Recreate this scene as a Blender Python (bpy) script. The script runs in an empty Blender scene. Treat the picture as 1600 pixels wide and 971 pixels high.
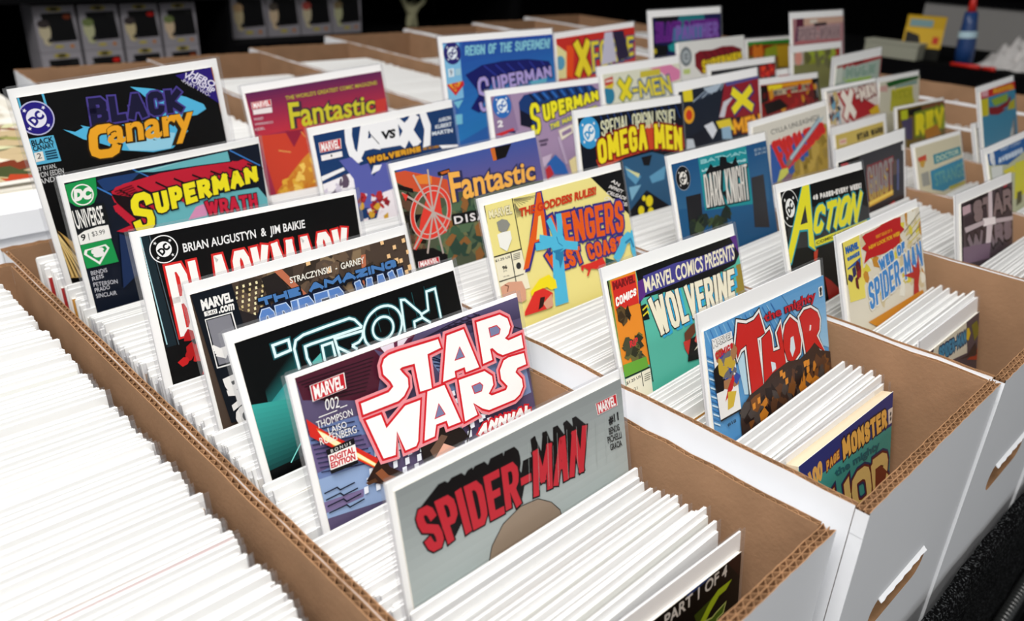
import bpy, bmesh, math, random
from mathutils import Matrix, Vector
from mathutils.geometry import tessellate_polygon
SC = bpy.context.scene
COL = SC.collection
# ------------------------------------------------------------------ camera
CAM = dict(f=1267.53, pitch=0.44101, yaw=0.79132, roll=0.04915, pos=(-0.14963, -0.11132, 0.27304))
COLX = [0.0, 0.2205, 0.4244, 0.6384, 0.8525, 1.0626]; BOXW = 0.21007; RIM = [0.0, 0.0106, 0.0128, 0.0128, 0.0128, 0.0128]

def set_camera():
    f, pi, ya, ro = CAM['f'], CAM['pitch'], CAM['yaw'], CAM['roll']
    d = Vector((math.cos(pi)*math.sin(ya), math.cos(pi)*math.cos(ya), -math.sin(pi)))
    r = Vector((math.cos(ya), -math.sin(ya), 0)); u = r.cross(d)
    r2 = math.cos(ro)*r + math.sin(ro)*u; u2 = -math.sin(ro)*r + math.cos(ro)*u
    cd = bpy.data.cameras.new('camera'); co = bpy.data.objects.new('camera', cd); COL.objects.link(co)
    m = Matrix((r2, u2, -d)).transposed().to_4x4(); m.translation = Vector(CAM['pos']); co.matrix_world = m
    cd.sensor_width = 36.0; cd.lens = f/1600*36.0; cd.clip_start = 0.02; cd.clip_end = 60
    cd.dof.use_dof = True; cd.dof.focus_distance = 0.53; cd.dof.aperture_fstop = 7.0
    SC.camera = co
    return d
VIEW = set_camera()
# ------------------------------------------------------------------ light, world, exposure
SC.view_settings.view_transform = 'Standard'; SC.view_settings.look = 'None'
SC.view_settings.exposure = 0.12; SC.view_settings.gamma = 1.0; SC.view_settings.use_curve_mapping = False
wd = bpy.data.worlds.new('room_air'); SC.world = wd; wd.use_nodes = True
wd.node_tree.nodes['Background'].inputs[0].default_value = (0.93, 0.97, 1.0, 1); wd.node_tree.nodes['Background'].inputs[1].default_value = 0.30
def area(name, loc, rot, sx, sy, power, col=(1, 0.98, 0.95)):
    l = bpy.data.lights.new(name, 'AREA'); l.shape = 'RECTANGLE'; l.size = sx; l.size_y = sy; l.energy = power; l.color = col
    o = bpy.data.objects.new(name, l); o.location = loc; o.rotation_euler = rot; COL.objects.link(o); return o
area('ceiling_light_near', (-0.66, -0.16, 1.66), (0, 0, 0), 1.2, 0.9, 52)
area('left_fill_light', (-1.9, 0.5, 1.66), (0, 0, 0), 0.9, 1.2, 20)  # added fill lamp, brightens the left-facing cardboard walls
area('ceiling_light_far', (0.4, 1.5, 1.66), (0, 0, 0), 1.3, 0.6, 27)
area('ceiling_light_aisle', (-0.5, -1.6, 1.66), (0, 0, 0), 1.3, 0.6, 20)
# ------------------------------------------------------------------ helpers
def s2l(h):
    r = []
    for k in (0, 2, 4):
        c = int(h[k:k+2], 16)/255
        r.append((c/12.92 if c <= .04045 else ((c+.055)/1.055)**2.4)*0.96)
    return tuple(r) + (1.0,)
MATS = {}
def mat(name, col=None, rough=0.6, spec=0.3, coat=0.0, bump=0.0, bscale=200.0, var=0.0, vscale=8.0, metal=0.0, emis=None, alpha=None):
    m = bpy.data.materials.new(name); m.use_nodes = True; nt = m.node_tree; b = nt.nodes['Principled BSDF']
    b.inputs['Roughness'].default_value = rough; b.inputs['Specular IOR Level'].default_value = spec; b.inputs['Metallic'].default_value = metal
    b.inputs['Coat Weight'].default_value = coat; b.inputs['Coat Roughness'].default_value = 0.12
    tc = nt.nodes.new('ShaderNodeTexCoord')
    if col is None:
        a = nt.nodes.new('ShaderNodeAttribute'); a.attribute_name = 'Col'; nt.links.new(a.outputs['Color'], b.inputs['Base Color'])
    elif var:
        n = nt.nodes.new('ShaderNodeTexNoise'); n.inputs['Scale'].default_value = vscale; n.inputs['Detail'].default_value = 6
        nt.links.new(tc.outputs['Object'], n.inputs['Vector'])
        cr = nt.nodes.new('ShaderNodeValToRGB'); cr.color_ramp.elements[0].position = .3; cr.color_ramp.elements[1].position = .7
        cr.color_ramp.elements[0].color = tuple(max(0, c*(1-var)) for c in col[:3]) + (1,); cr.color_ramp.elements[1].color = tuple(min(1, c*(1+var)) for c in col[:3]) + (1,)
        nt.links.new(n.outputs['Fac'], cr.inputs['Fac']); nt.links.new(cr.outputs['Color'], b.inputs['Base Color'])
    else:
        b.inputs['Base Color'].default_value = tuple(col[:3]) + (1,)
    if bump:
        n2 = nt.nodes.new('ShaderNodeTexNoise'); n2.inputs['Scale'].default_value = bscale; n2.inputs['Detail'].default_value = 4
        nt.links.new(tc.outputs['Object'], n2.inputs['Vector'])
        bp = nt.nodes.new('ShaderNodeBump'); bp.inputs['Strength'].default_value = bump; bp.inputs['Distance'].default_value = 0.002
        nt.links.new(n2.outputs['Fac'], bp.inputs['Height']); nt.links.new(bp.outputs['Normal'], b.inputs['Normal'])
    if emis: b.inputs['Emission Color'].default_value = tuple(emis[0]) + (1,); b.inputs['Emission Strength'].default_value = emis[1]
    MATS[name] = m; return m
M_PRINT = mat('printed_cover', None, .40, .16, coat=.06)
M_PLAIN = mat('printed_paper', None, .55, .25)
M_BOARD = mat('white_backing_board', (.86, .86, .86), .5, .3)
M_PACK = mat('packed_board', (.79, .79, .785), .55, .25)
M_PAGES = mat('comic_pages', (.78, .75, .68), .8, .1)
M_CREAM = mat('cream_pages', (.64, .53, .38), .8, .1)
M_CARD = mat('brown_cardboard', (.30, .175, .10), .85, .1, bump=.12, bscale=350, var=.09, vscale=28)
M_FLUTE = mat('corrugated_flute', (.30, .165, .085), .9, .1, var=.2, vscale=60)
M_WHITE = mat('white_cardboard', (.80, .81, .835), .55, .25, bump=.05, bscale=120, var=.015, vscale=5)
M_BLACK = mat('black_cloth', (.0025, .0025, .003), .9, .05, bump=.5, bscale=500)
M_GLOSSBLACK = mat('black_plastic', (.02, .021, .021), .3, .6)
M_CARPET = mat('dark_carpet', (.004, .004, .0045), .95, .05, var=1.0, vscale=520)
_r = [n for n in M_CARPET.node_tree.nodes if n.type == 'VALTORGB'][0].color_ramp; _r.elements[0].position = .54; _r.elements[1].position = .74; _r.elements[0].color = (.0015, .0015, .0017, 1); _r.elements[1].color = (.10, .105, .11, 1)
M_GREY = mat('grey_paint', (.30, .29, .28), .8, .2, var=.04, vscale=3)
M_CEIL = mat('ceiling_paint', (.75, .75, .73), .9, .1)
M_LAMP = mat('lamp_diffuser', (.9, .9, .9), .5, emis=((1, .98, .95), 3.0))
M_METAL = mat('steel', (.5, .5, .5), .35, metal=1.0)
def film_material():
    m = bpy.data.materials.new('clear_sleeve'); m.use_nodes = True; nt = m.node_tree; nt.nodes.remove(nt.nodes['Principled BSDF'])
    out = nt.nodes['Material Output']; tr = nt.nodes.new('ShaderNodeBsdfTransparent'); gl = nt.nodes.new('ShaderNodeBsdfGlossy'); di = nt.nodes.new('ShaderNodeBsdfDiffuse')
    tr.inputs[0].default_value = (.93, .93, .94, 1); gl.inputs['Roughness'].default_value = .12; di.inputs[0].default_value = (.82, .83, .84, 1)
    m1 = nt.nodes.new('ShaderNodeMixShader'); m2 = nt.nodes.new('ShaderNodeMixShader'); m1.inputs[0].default_value = .22; m2.inputs[0].default_value = .08
    nt.links.new(gl.outputs[0], m1.inputs[1]); nt.links.new(di.outputs[0], m1.inputs[2]); m1.inputs[0].default_value = .6
    nt.links.new(tr.outputs[0], m2.inputs[1]); nt.links.new(m1.outputs[0], m2.inputs[2]); nt.links.new(m2.outputs[0], out.inputs[0])
    return m
M_FILM = film_material()

class MB:
    """collects faces with a colour and a material, builds one mesh object"""
    def __init__(s): s.v = []; s.f = []; s.c = []; s.m = []; s.mats = []; s.smooth = False
    def mi(s, m):
        if m not in s.mats: s.mats.append(m)
        return s.mats.index(m)
    def face(s, pts, m, col=None):
        b = len(s.v); s.v += [tuple(p) for p in pts]; s.f.append(tuple(range(b, b+len(pts))))
        if col is None: col = (1, 1, 1, 1)
        s.c.append(col if isinstance(col, list) else [col]*len(pts)); s.m.append(s.mi(m))
    def mesh(s, verts, faces, m, col=(1, 1, 1, 1)):
        b = len(s.v); s.v += [tuple(p) for p in verts]; k = s.mi(m)
        for f in faces: s.f.append(tuple(b+i for i in f)); s.c.append([col]*len(f)); s.m.append(k)
    def box(s, x0, x1, y0, y1, z0, z1, m, col=(1, 1, 1, 1), fm=None):
        V = [(x0,y0,z0),(x1,y0,z0),(x1,y1,z0),(x0,y1,z0),(x0,y0,z1),(x1,y0,z1),(x1,y1,z1),(x0,y1,z1)]
        F = {'bottom':(0,3,2,1),'top':(4,5,6,7),'front':(0,1,5,4),'right':(1,2,6,5),'back':(2,3,7,6),'left':(3,0,4,7)}
        b = len(s.v); s.v += V
        for k, f in F.items():
            mm_, cc = m, col
            if fm and k in fm: mm_, cc = fm[k] if isinstance(fm[k], tuple) else (fm[k], col)
            s.f.append(tuple(b+i for i in f)); s.c.append([cc]*4); s.m.append(s.mi(mm_))
    def lathe(s, prof, m, n=24, origin=(0, 0, 0), col=(1, 1, 1, 1)):
        vs = []; fs = []
        for (r, z) in prof:
            for k in range(n): a = 2*math.pi*k/n; vs.append((origin[0]+r*math.cos(a), origin[1]+r*math.sin(a), origin[2]+z))
        for i in range(len(prof)-1):
            for k in range(n): fs.append((i*n+k, i*n+(k+1) % n, (i+1)*n+(k+1) % n, (i+1)*n+k))
        s.mesh(vs, fs, m, col)
    def data(s, name):
        me = bpy.data.meshes.new(name); me.from_pydata(s.v, [], s.f)
        for m in s.mats: me.materials.append(m)
        me.polygons.foreach_set('material_index', s.m)
        at = me.color_attributes.new('Col', 'FLOAT_COLOR', 'CORNER'); flat = [x for cl in s.c for c in cl for x in c]
        at.data.foreach_set('color', flat)
        if s.smooth:
            for p in me.polygons: p.use_smooth = True
        me.update(); return me
    def build(s, name, parent=None):
        o = bpy.data.objects.new(name, s.data(name)); COL.objects.link(o)
        if parent: o.parent = parent
        return o
def tag(o, label=None, cat=None, group=None, kind=None):
    if label: o['label'] = label
    if cat: o['category'] = cat
    if group: o['group'] = group
    if kind: o['kind'] = kind
    return o
def empty(name, m):
    o = bpy.data.objects.new(name, None); o.empty_display_size = .02; COL.objects.link(o); o.matrix_world = m; return o

# ------------------------------------------------------------------ measured comics: label, column, top-left corner, (yaw, roll, lean), cover rectangle, print (0.1 mm on the board)
COMICS = [
('display comic with a sky-blue swirl behind a navy and orange title on black',0,(0.0134,0.5900,0.1470),(0.0673,0.0570,0.0750),[42,65,1649,2580,"070708"],
[["p","a8602a",[1629,53,1649,56,1677,731,1660,728]],["l","58b4d8",14,[53,68,49,247]],["l","58b4d8",16,[229,65,231,181]],["p","2a1c74",[1301,85,1637,54,1649,381]],["t","HERO","e8e4f4",[1466,65,1664,198,1623,238,1425,101],0.03,0,1],["t","WORSHIP","e8e4f4",[1399,74,1643,252,1605,291,1366,111],0.03,0,1],["t","-PART TWO-","e8e4f4",[1357,115,1589,285,1570,312,1339,142],0.0,0,1],["p","55b8e2",[899,117,1088,164,1356,275,1501,362,1516,406,1420,442,1217,438,1060,436,1044,269,972,176]],["p","55b8e2",[302,352,385,389,456,367,439,346,556,395,915,409,1211,465,1310,560,1140,678,963,675,716,607,513,492,435,459]],["p","9ad6ee",[738,520,1006,500,1190,555,1121,674,966,664,769,618]],["s","BLACK","4a3f8e",[537,152,1329,202,1314,386,514,369],65,0,0,0,14,0],["s","BLACK","191735",[537,152,1329,202,1314,386,514,369],65,0,0,0,0,0],["s","C","30200c",[481,363,752,379,705,651,425,625],70,0,0,0,14,1],["s","C","f0a828",[481,363,752,379,705,651,425,625],70,0,0,0,0,1],["t","anary","30200c",[625,387,1398,395,1358,675,592,608],0.09,0,1],["t","anary","f0a828",[630,395,1388,403,1348,664,601,601],0.03,0,1],["d","b9b9d8",137,234,130,130],["d","251c7c",137,234,120,120],["d","e8e6f2",137,234,72,72],["t","DC","251c7c",[72,235,162,174,202,232,112,293],0.06,0,1],["p","e8e6f2",[217,313,206,309,198,317,199,305,188,299,200,296,203,285,208,295,220,294,212,303]],["p","e8e6f2",[57,313,62,303,54,294,66,295,72,285,74,296,86,299,76,305,77,317,68,309]],["p","e8e6f2",[57,154,68,158,77,150,76,162,86,168,74,171,72,182,66,172,54,173,62,164]],["p","e8e6f2",[217,154,212,164,220,173,208,172,203,182,200,171,188,168,199,162,198,150,206,158]],["p","58b2d6",[19,374,221,381,225,586,18,578]],["t","BLACK","0a0a12",[52,389,213,388,211,430,49,434],0.03,0,1],["t","CANARY","0a0a12",[49,434,207,433,209,475,50,475],0.03,0,1],["p","e8e4dc",[48,485,112,485,108,556,43,557]],["t","2","0a0a12",[64,494,96,494,93,536,59,535],0,0,1],["l","17405a",12,[125,495,210,495]],["l","17405a",12,[125,513,209,514]],["l","17405a",12,[124,532,209,534]],["l","17405a",12,[124,551,209,553]],["t","BY RYAN,","dcdcdc",[33,595,179,597,176,635,29,635],0,0,1],["t","VON EEDEN","dcdcdc",[30,639,223,642,218,683,25,680],0,0,1],["t","AND SM","dcdcdc",[29,688,219,691,215,732,24,729],0,0,1],["p","cda55c",[11,967,40,1103,138,1244,209,1577,-5,1515,10,1058]],["l","3a2a14",8,[17,1032,14,1511]],["l","ecd08c",7,[8,1048,-2,1506]],["l","3a2a14",8,[25,1053,45,1522]],["l","ecd08c",7,[15,1066,30,1517]],["l","3a2a14",8,[33,1073,78,1533]],["l","ecd08c",7,[21,1085,62,1527]],["l","3a2a14",8,[40,1094,110,1544]],["l","ecd08c",7,[28,1103,94,1538]],["l","3a2a14",8,[48,1115,143,1555]],["l","ecd08c",7,[34,1122,126,1549]],["l","3a2a14",8,[56,1135,176,1566]],["l","ecd08c",7,[41,1140,159,1561]],["l","3a2a14",8,[64,1156,209,1577]],["l","ecd08c",7,[48,1159,192,1572]]]),
('display comic with a green corner badge and a yellow title with red sides',0,(0.0209,0.5362,0.0916),(0.0859,0.0250,0.0806),[33,51,1693,2580,"0c1424"],
[["p","1c3a6c",[268,83,320,74,611,86,487,165,313,179]],["l","3870b8",10,[549,47,798,232]],["l","3a78c4",12,[1407,59,1675,245]],["l","3a78c4",12,[257,132,370,226]],["p","68b4bc",[563,76,1385,64,1393,151,1089,128,714,107]],["p","68b4bc",[651,399,841,389,1155,396,1619,431,1726,596,1613,712,994,596,599,552]],["p","a0ccd4",[611,86,1022,70,718,90]],["p","d890b8",[922,559,1010,466,1092,457,1112,510,1091,563]],["p","c01e34",[353,188,456,149,765,126,1087,137,1535,169,1620,238,1170,219,790,267,506,239,446,350,528,460,391,283]],["p","c01e34",[324,501,452,480,512,532,371,522]],["x","S","c01e34",[349,166,512,149,481,367,335,376],[468,249,671,237,644,567,454,565],60,0,0,9],["x","UPERMAN","c01e34",[526,149,1535,165,1535,260,521,314],[660,253,1640,242,1635,365,660,456],48,0,0,9],["l","16060c",15,[414,184,575,327]],["l","16060c",15,[560,186,730,324]],["l","16060c",15,[711,188,889,322]],["l","16060c",15,[867,191,1054,320]],["l","16060c",15,[1028,193,1224,317]],["l","16060c",15,[1195,196,1400,315]],["l","16060c",15,[1367,199,1582,312]],["l","16060c",15,[1546,202,1771,310]],["l","700c1c",8,[377,193,521,172]],["l","700c1c",8,[390,211,531,190]],["l","700c1c",8,[403,230,541,208]],["l","700c1c",8,[416,249,551,226]],["l","700c1c",8,[429,268,561,245]],["p","16060c",[349,204,500,265,532,443,578,564,468,409,375,280]],["s","S","10101c",[468,249,671,237,644,567,454,565],62,0,0,0,12,0],["s","S","f2e422",[468,249,671,237,644,567,454,565],62,0,0,0,0,0],["s","UPERMAN","10101c",[660,253,1640,242,1635,365,660,456],48,0,0,0,12,0],["s","UPERMAN","f2e422",[660,253,1640,242,1635,365,660,456],48,0,0,0,0,0],["s","WRATH","300814",[1086,437,1593,475,1590,615,1082,561],30,0,0,0,8,0],["s","WRATH","c8203c",[1086,437,1593,475,1590,615,1082,561],30,0,0,0,0,0],["p","18954c",[29,62,262,52,245,181,207,240,135,266,70,234,32,191]],["d","f4f2ee",139,162,82,82],["d","18954c",139,162,72,72],["t","DC","f4f2ee",[87,108,215,116,196,207,68,201],0.09,0,1],["p","101418",[23,242,278,256,285,446,24,457]],["t","UNIVERSE","f4f2ee",[34,262,257,272,250,414,40,412],0.02,0,1],["p","f4f2ee",[5,469,86,435,188,426,271,433,272,541,34,533]],["t","9","101010",[52,455,88,456,82,507,49,509],0.03,0,1],["t","$3.99","303030",[135,454,234,459,231,503,135,497],0,0,1],["l","606060",5,[110,459,107,514]],["p","18954c",[26,536,266,543,283,741,37,726]],["p","f4f2ee",[55,579,217,576,239,613,139,723,41,612]],["p","18954c",[73,589,208,588,219,613,138,698,63,615]],["s","S","f4f2ee",[86,588,204,590,183,664,116,659],26,0,0,0,0,1],["t","BENDIS","dcdce4",[57,755,181,763,180,796,56,789],0,0,1],["t","REIS","dcdce4",[56,802,145,800,144,833,55,836],0,0,1],["t","PETERSON","dcdce4",[55,849,238,877,237,911,54,883],0,0,1],["t","PRADO","dcdce4",[54,896,169,904,168,937,52,931],0,0,1],["t","SINCLAIR","dcdce4",[53,944,211,966,210,1000,51,979],0,0,1],["l","22508e",16,[354,599,370,845]],["l","22508e",16,[375,616,384,864]],["l","22508e",16,[396,633,398,883]],["l","22508e",16,[417,650,411,903]],["l","22508e",16,[439,667,425,922]],["l","22508e",16,[460,684,440,942]],["p","182c54",[336,522,429,583,438,865,271,965]]]),
('black display comic with a huge white title edged in red, behind the brown city comic',0,(0.0209,0.4029,0.0866),(0.0012,-0.0117,0.2129),[52,36,1681,2580,"060607"],
[["p","16262e",[52,36,105,34,134,791,67,791]],["l","50606a",6,[114,39,147,795]],["l","a8d4dc",8,[55,39,71,772]],["d","f0f0f0",185,145,93,93],["d","060607",185,145,86,86],["d","f0f0f0",185,145,51,51],["t","DC","060607",[138,146,203,102,231,143,167,187],0.06,0,1],["p","f0f0f0",[242,202,234,198,228,204,229,196,221,191,230,190,231,181,236,189,244,188,238,194]],["p","f0f0f0",[127,202,131,194,125,188,134,189,138,181,140,190,148,191,141,196,141,204,135,198]],["p","f0f0f0",[127,87,135,91,141,85,141,94,148,98,140,100,138,108,134,101,125,101,131,95]],["p","f0f0f0",[242,87,238,95,244,101,236,101,231,108,230,100,221,98,229,94,228,85,234,91]],["t","BRIAN AUGUSTYN  &  JIM BAIKIE","ececec",[309,134,1227,144,1222,224,306,212],0.02,0,1],["s","BLACKMASK","d22a28",[159,256,1580,267,1614,754,158,746],52,0,0,0,15,0],["s","BLACKMASK","d22a28",[159,256,1580,267,1614,754,158,746],52,0,0,0,0,0],["s","BLACKMASK","f8f6f2",[159,256,1580,267,1614,754,158,746],52,0,0,0,0,0],["n",["b01a1c","c82022"],[178,739,340,770,280,1056,156,983],14,50,3],["l","c8d0d4",10,[51,116,60,114]],["l","c8d0d4",10,[50,135,60,133]],["l","c8d0d4",10,[50,154,59,152]],["l","c8d0d4",10,[49,173,59,171]],["l","c8d0d4",10,[49,192,58,190]],["l","c8d0d4",10,[48,211,58,209]],["l","c8d0d4",10,[48,230,57,229]],["l","c8d0d4",10,[47,249,57,248]],["l","c8d0d4",10,[47,269,56,267]],["l","c8d0d4",10,[46,288,56,286]],["l","c8d0d4",10,[46,307,56,305]],["l","c8d0d4",10,[45,326,55,325]]]),
('display comic with a blue title over brown city windows and an orange beam',0,(0.0258,0.3409,0.0701),(0.0389,-0.0006,0.2514),[20,64,1688,2580,"4c3e34"],
[["n",["6a5644","8a7458","3a3028","5c4c40"],[292,49,1364,56,1272,460,396,366],60,90,11],["p","f0e4b4",[316,93,330,92,329,110,315,110]],["p","f0e4b4",[306,124,320,124,320,141,306,141]],["p","f0e4b4",[296,156,310,155,310,173,296,173]],["p","f0e4b4",[287,187,301,186,300,204,286,204]],["p","f0e4b4",[277,219,291,218,290,236,277,236]],["p","f0e4b4",[267,250,281,249,281,267,267,267]],["p","f0e4b4",[257,281,271,281,271,299,257,299]],["p","f0e4b4",[359,94,374,93,373,111,359,111]],["p","d8c48c",[350,125,364,124,363,142,349,142]],["p","d8c48c",[340,157,354,156,354,174,340,174]],["p","f0e4b4",[330,188,344,187,344,205,330,205]],["p","d8c48c",[320,220,335,219,334,237,320,237]],["p","d8c48c",[311,251,325,251,324,269,310,269]],["p","f0e4b4",[301,283,315,282,315,301,301,300]],["p","f0e4b4",[404,94,418,93,418,111,403,111]],["p","d8c48c",[394,126,408,125,408,143,394,143]],["p","d8c48c",[384,157,398,157,398,175,384,175]],["p","f0e4b4",[374,189,389,188,388,207,374,206]],["p","d8c48c",[364,221,379,220,378,238,364,238]],["p","d8c48c",[355,253,369,252,369,270,354,270]],["p","f0e4b4",[345,285,359,284,359,302,345,302]],["p","f0e4b4",[448,94,463,94,463,112,448,112]],["p","f0e4b4",[438,126,453,126,453,144,438,144]],["p","f0e4b4",[429,158,443,157,443,176,428,176]],["p","f0e4b4",[419,190,433,189,433,208,419,208]],["p","f0e4b4",[409,222,423,221,423,240,409,240]],["p","f0e4b4",[399,254,414,253,413,272,399,272]],["p","f0e4b4",[389,286,404,286,403,304,389,304]],["p","f0e4b4",[493,95,508,94,508,112,493,112]],["p","d8c48c",[484,127,498,126,498,144,484,144]],["p","d8c48c",[474,159,488,158,488,177,474,177]],["p","f0e4b4",[464,191,479,190,478,209,464,209]],["p","d8c48c",[454,223,469,223,468,241,454,241]],["p","d8c48c",[444,256,459,255,458,273,444,273]],["p","f0e4b4",[434,288,449,287,449,306,434,305]],["p","f4c890",[1451,61,1480,60,1482,90,1453,91]],["p","f4c890",[1488,170,1517,168,1519,199,1490,200]],["p","f4c890",[1552,118,1581,116,1583,147,1553,148]],["p","f4c890",[1590,228,1620,227,1621,258,1591,259]],["p","f4c890",[1642,88,1672,86,1674,117,1644,119]],["p","f4c890",[1665,178,1695,177,1697,208,1666,209]],["p","f4c890",[1622,322,1653,321,1654,353,1624,354]],["p","f4c890",[828,51,862,48,862,86,829,89]],["p","f4c890",[976,141,1011,139,1012,178,977,180]],["p","f4c890",[1426,232,1465,231,1467,272,1428,274]],["p","f4c890",[1542,215,1582,213,1584,256,1544,257]],["p","f4c890",[1655,290,1696,288,1699,331,1657,332]],["p","f4c890",[1635,378,1677,378,1679,421,1638,422]],["p","26201e",[490,83,603,73,689,254,509,243]],["p","c07050",[581,53,639,53,839,345,785,344]],["p","c07050",[1269,120,1308,122,1269,356,1228,356]],["p","2a2424",[263,249,304,242,409,311,405,369,296,355]],["p","0e141c",[20,58,289,60,338,948,76,925]],["t","MARVEL","f4f2ee",[71,109,276,115,275,176,68,180],0.05,0,1],["p","f4f2ee",[74,187,158,190,157,219,74,217]],["t","540","101010",[88,191,150,195,148,215,88,214],0,0,1],["t",".com","f4f2ee",[170,182,274,187,269,230,165,225],0.04,0,1],["p","f4f2ee",[69,233,251,237,264,569,70,555]],["p","0e141c",[74,239,242,244,257,556,77,547]],["p","82828a",[80,245,233,249,246,545,88,537]],["l","f4f2ee",22,[74,410,116,446,160,446]],["l","f4f2ee",22,[78,429,123,463,157,456]],["l","f4f2ee",22,[82,447,131,480,155,467]],["l","f4f2ee",22,[86,466,138,497,152,478]],["t","BACK","f4f2ee",[269,615,293,1129,128,1098,85,631],0.06,0,1],["t","STRACZYNSKI  -  GARNEY","f0ece0",[685,129,1288,135,1285,182,682,171],0.02,0,1],["s","THE AMAZING","10141c",[432,211,1559,224,1560,290,440,269],24,0,0,0,11,0],["s","THE AMAZING","10141c",[432,211,1559,224,1560,290,440,269],24,0,0,0,0,0],["s","THE AMAZING","4a7cb8",[431,205,1556,216,1555,279,436,259],22,0,0,0,0,0],["s","SPIDER-MAN","101a34",[414,285,1599,300,1624,607,403,578],60,0,0,0,20,0],["s","SPIDER-MAN","101a34",[414,285,1599,300,1624,607,403,578],60,0,0,0,0,0],["s","SPIDER-MAN","c0d4f0",[414,285,1599,300,1624,607,403,578],60,0,0,0,7,0],["s","SPIDER-MAN","c0d4f0",[414,285,1599,300,1624,607,403,578],60,0,0,0,0,0],["s","SPIDER-MAN","5c86c8",[414,285,1599,300,1624,607,403,578],52,0,0,0,0,0]]),
('black display comic with a glowing white outlined title and teal light',0,(0.0231,0.2861,0.0599),(0.0216,0.0069,0.3304),[40,68,1688,2580,"040506"],
[["g","06090b","206868",[142,386,356,233,401,403,139,499]],["g","2c9090","70c8c4",[145,477,319,364,564,362,184,661]],["p","123c40",[416,350,665,237,637,337,556,350]],["p","58b4ac",[450,343,554,289,556,350]],["g","3aa49c","0c3c3c",[4,432,325,500,286,850,16,851]],["p","0a2c2e",[179,860,294,768,282,855]],["l","8cf0e8",7,[179,860,271,772]],["l","1c4c50",6,[990,155,998,302]],["l","1c4c50",6,[1091,144,1096,301]],["l","1c4c50",6,[1194,132,1198,301]],["l","1c4c50",6,[1300,119,1302,300]],["l","1c4c50",6,[1409,107,1408,300]],["l","1e5a62",34,[256,151,361,149,358,213,257,219,256,151]],["l","1e5a62",34,[381,343,382,213,405,168,462,151,624,147,793,147,828,166,869,227]],["l","1e5a62",34,[461,344,448,293,453,222,496,220,869,227]],["l","1e5a62",34,[558,350,564,254,636,255,635,346]],["l","1e5a62",34,[665,357,659,240,868,251,855,288,821,312,765,319,798,352]],["l","1e5a62",34,[665,297,743,363]],["l","1e5a62",34,[1166,302,1153,327,1135,351,1112,372,1086,389,1057,401,1027,409,997,411,968,408,940,401,916,388,896,372,881,351,870,329,866,304,867,278,873,253,885,228,903,205,924,184,949,167,977,155,1006,146,1036,143,1066,145,1094,151,1119,163,1140,179,1157,200,1168,223,1173,248,1173,275,1166,302]],["l","1e5a62",34,[1098,296,1090,315,1077,331,1060,344,1040,352,1019,356,997,355,978,348,961,337,948,323,940,306,937,287,939,268,947,250,960,234,976,221,996,213,1017,209,1038,210,1058,216,1075,226,1089,241,1097,258,1100,277,1098,296]],["l","1e5a62",34,[1176,358,1201,144,1233,151,1340,282,1401,271,1418,146,1495,146,1491,357]],["l","1e5a62",34,[1334,278,1340,307,1398,362]],["l","1e5a62",34,[1262,358,1266,313,1340,307]],["l","dff8fa",17,[256,151,361,149,358,213,257,219,256,151]],["l","dff8fa",17,[381,343,382,213,405,168,462,151,624,147,793,147,828,166,869,227]],["l","dff8fa",17,[461,344,448,293,453,222,496,220,869,227]],["l","dff8fa",17,[558,350,564,254,636,255,635,346]],["l","dff8fa",17,[665,357,659,240,868,251,855,288,821,312,765,319,798,352]],["l","dff8fa",17,[665,297,743,363]],["l","dff8fa",17,[1166,302,1153,327,1135,351,1112,372,1086,389,1057,401,1027,409,997,411,968,408,940,401,916,388,896,372,881,351,870,329,866,304,867,278,873,253,885,228,903,205,924,184,949,167,977,155,1006,146,1036,143,1066,145,1094,151,1119,163,1140,179,1157,200,1168,223,1173,248,1173,275,1166,302]],["l","dff8fa",17,[1098,296,1090,315,1077,331,1060,344,1040,352,1019,356,997,355,978,348,961,337,948,323,940,306,937,287,939,268,947,250,960,234,976,221,996,213,1017,209,1038,210,1058,216,1075,226,1089,241,1097,258,1100,277,1098,296]],["l","dff8fa",17,[1176,358,1201,144,1233,151,1340,282,1401,271,1418,146,1495,146,1491,357]],["l","dff8fa",17,[1334,278,1340,307,1398,362]],["l","dff8fa",17,[1262,358,1266,313,1340,307]]]),
('purple display comic with a giant white title edged in red and a red beam',0,(0.0317,0.2340,0.0524),(0.0007,0.0028,0.2911),[38,20,1700,2580,"5a5070"],
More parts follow.
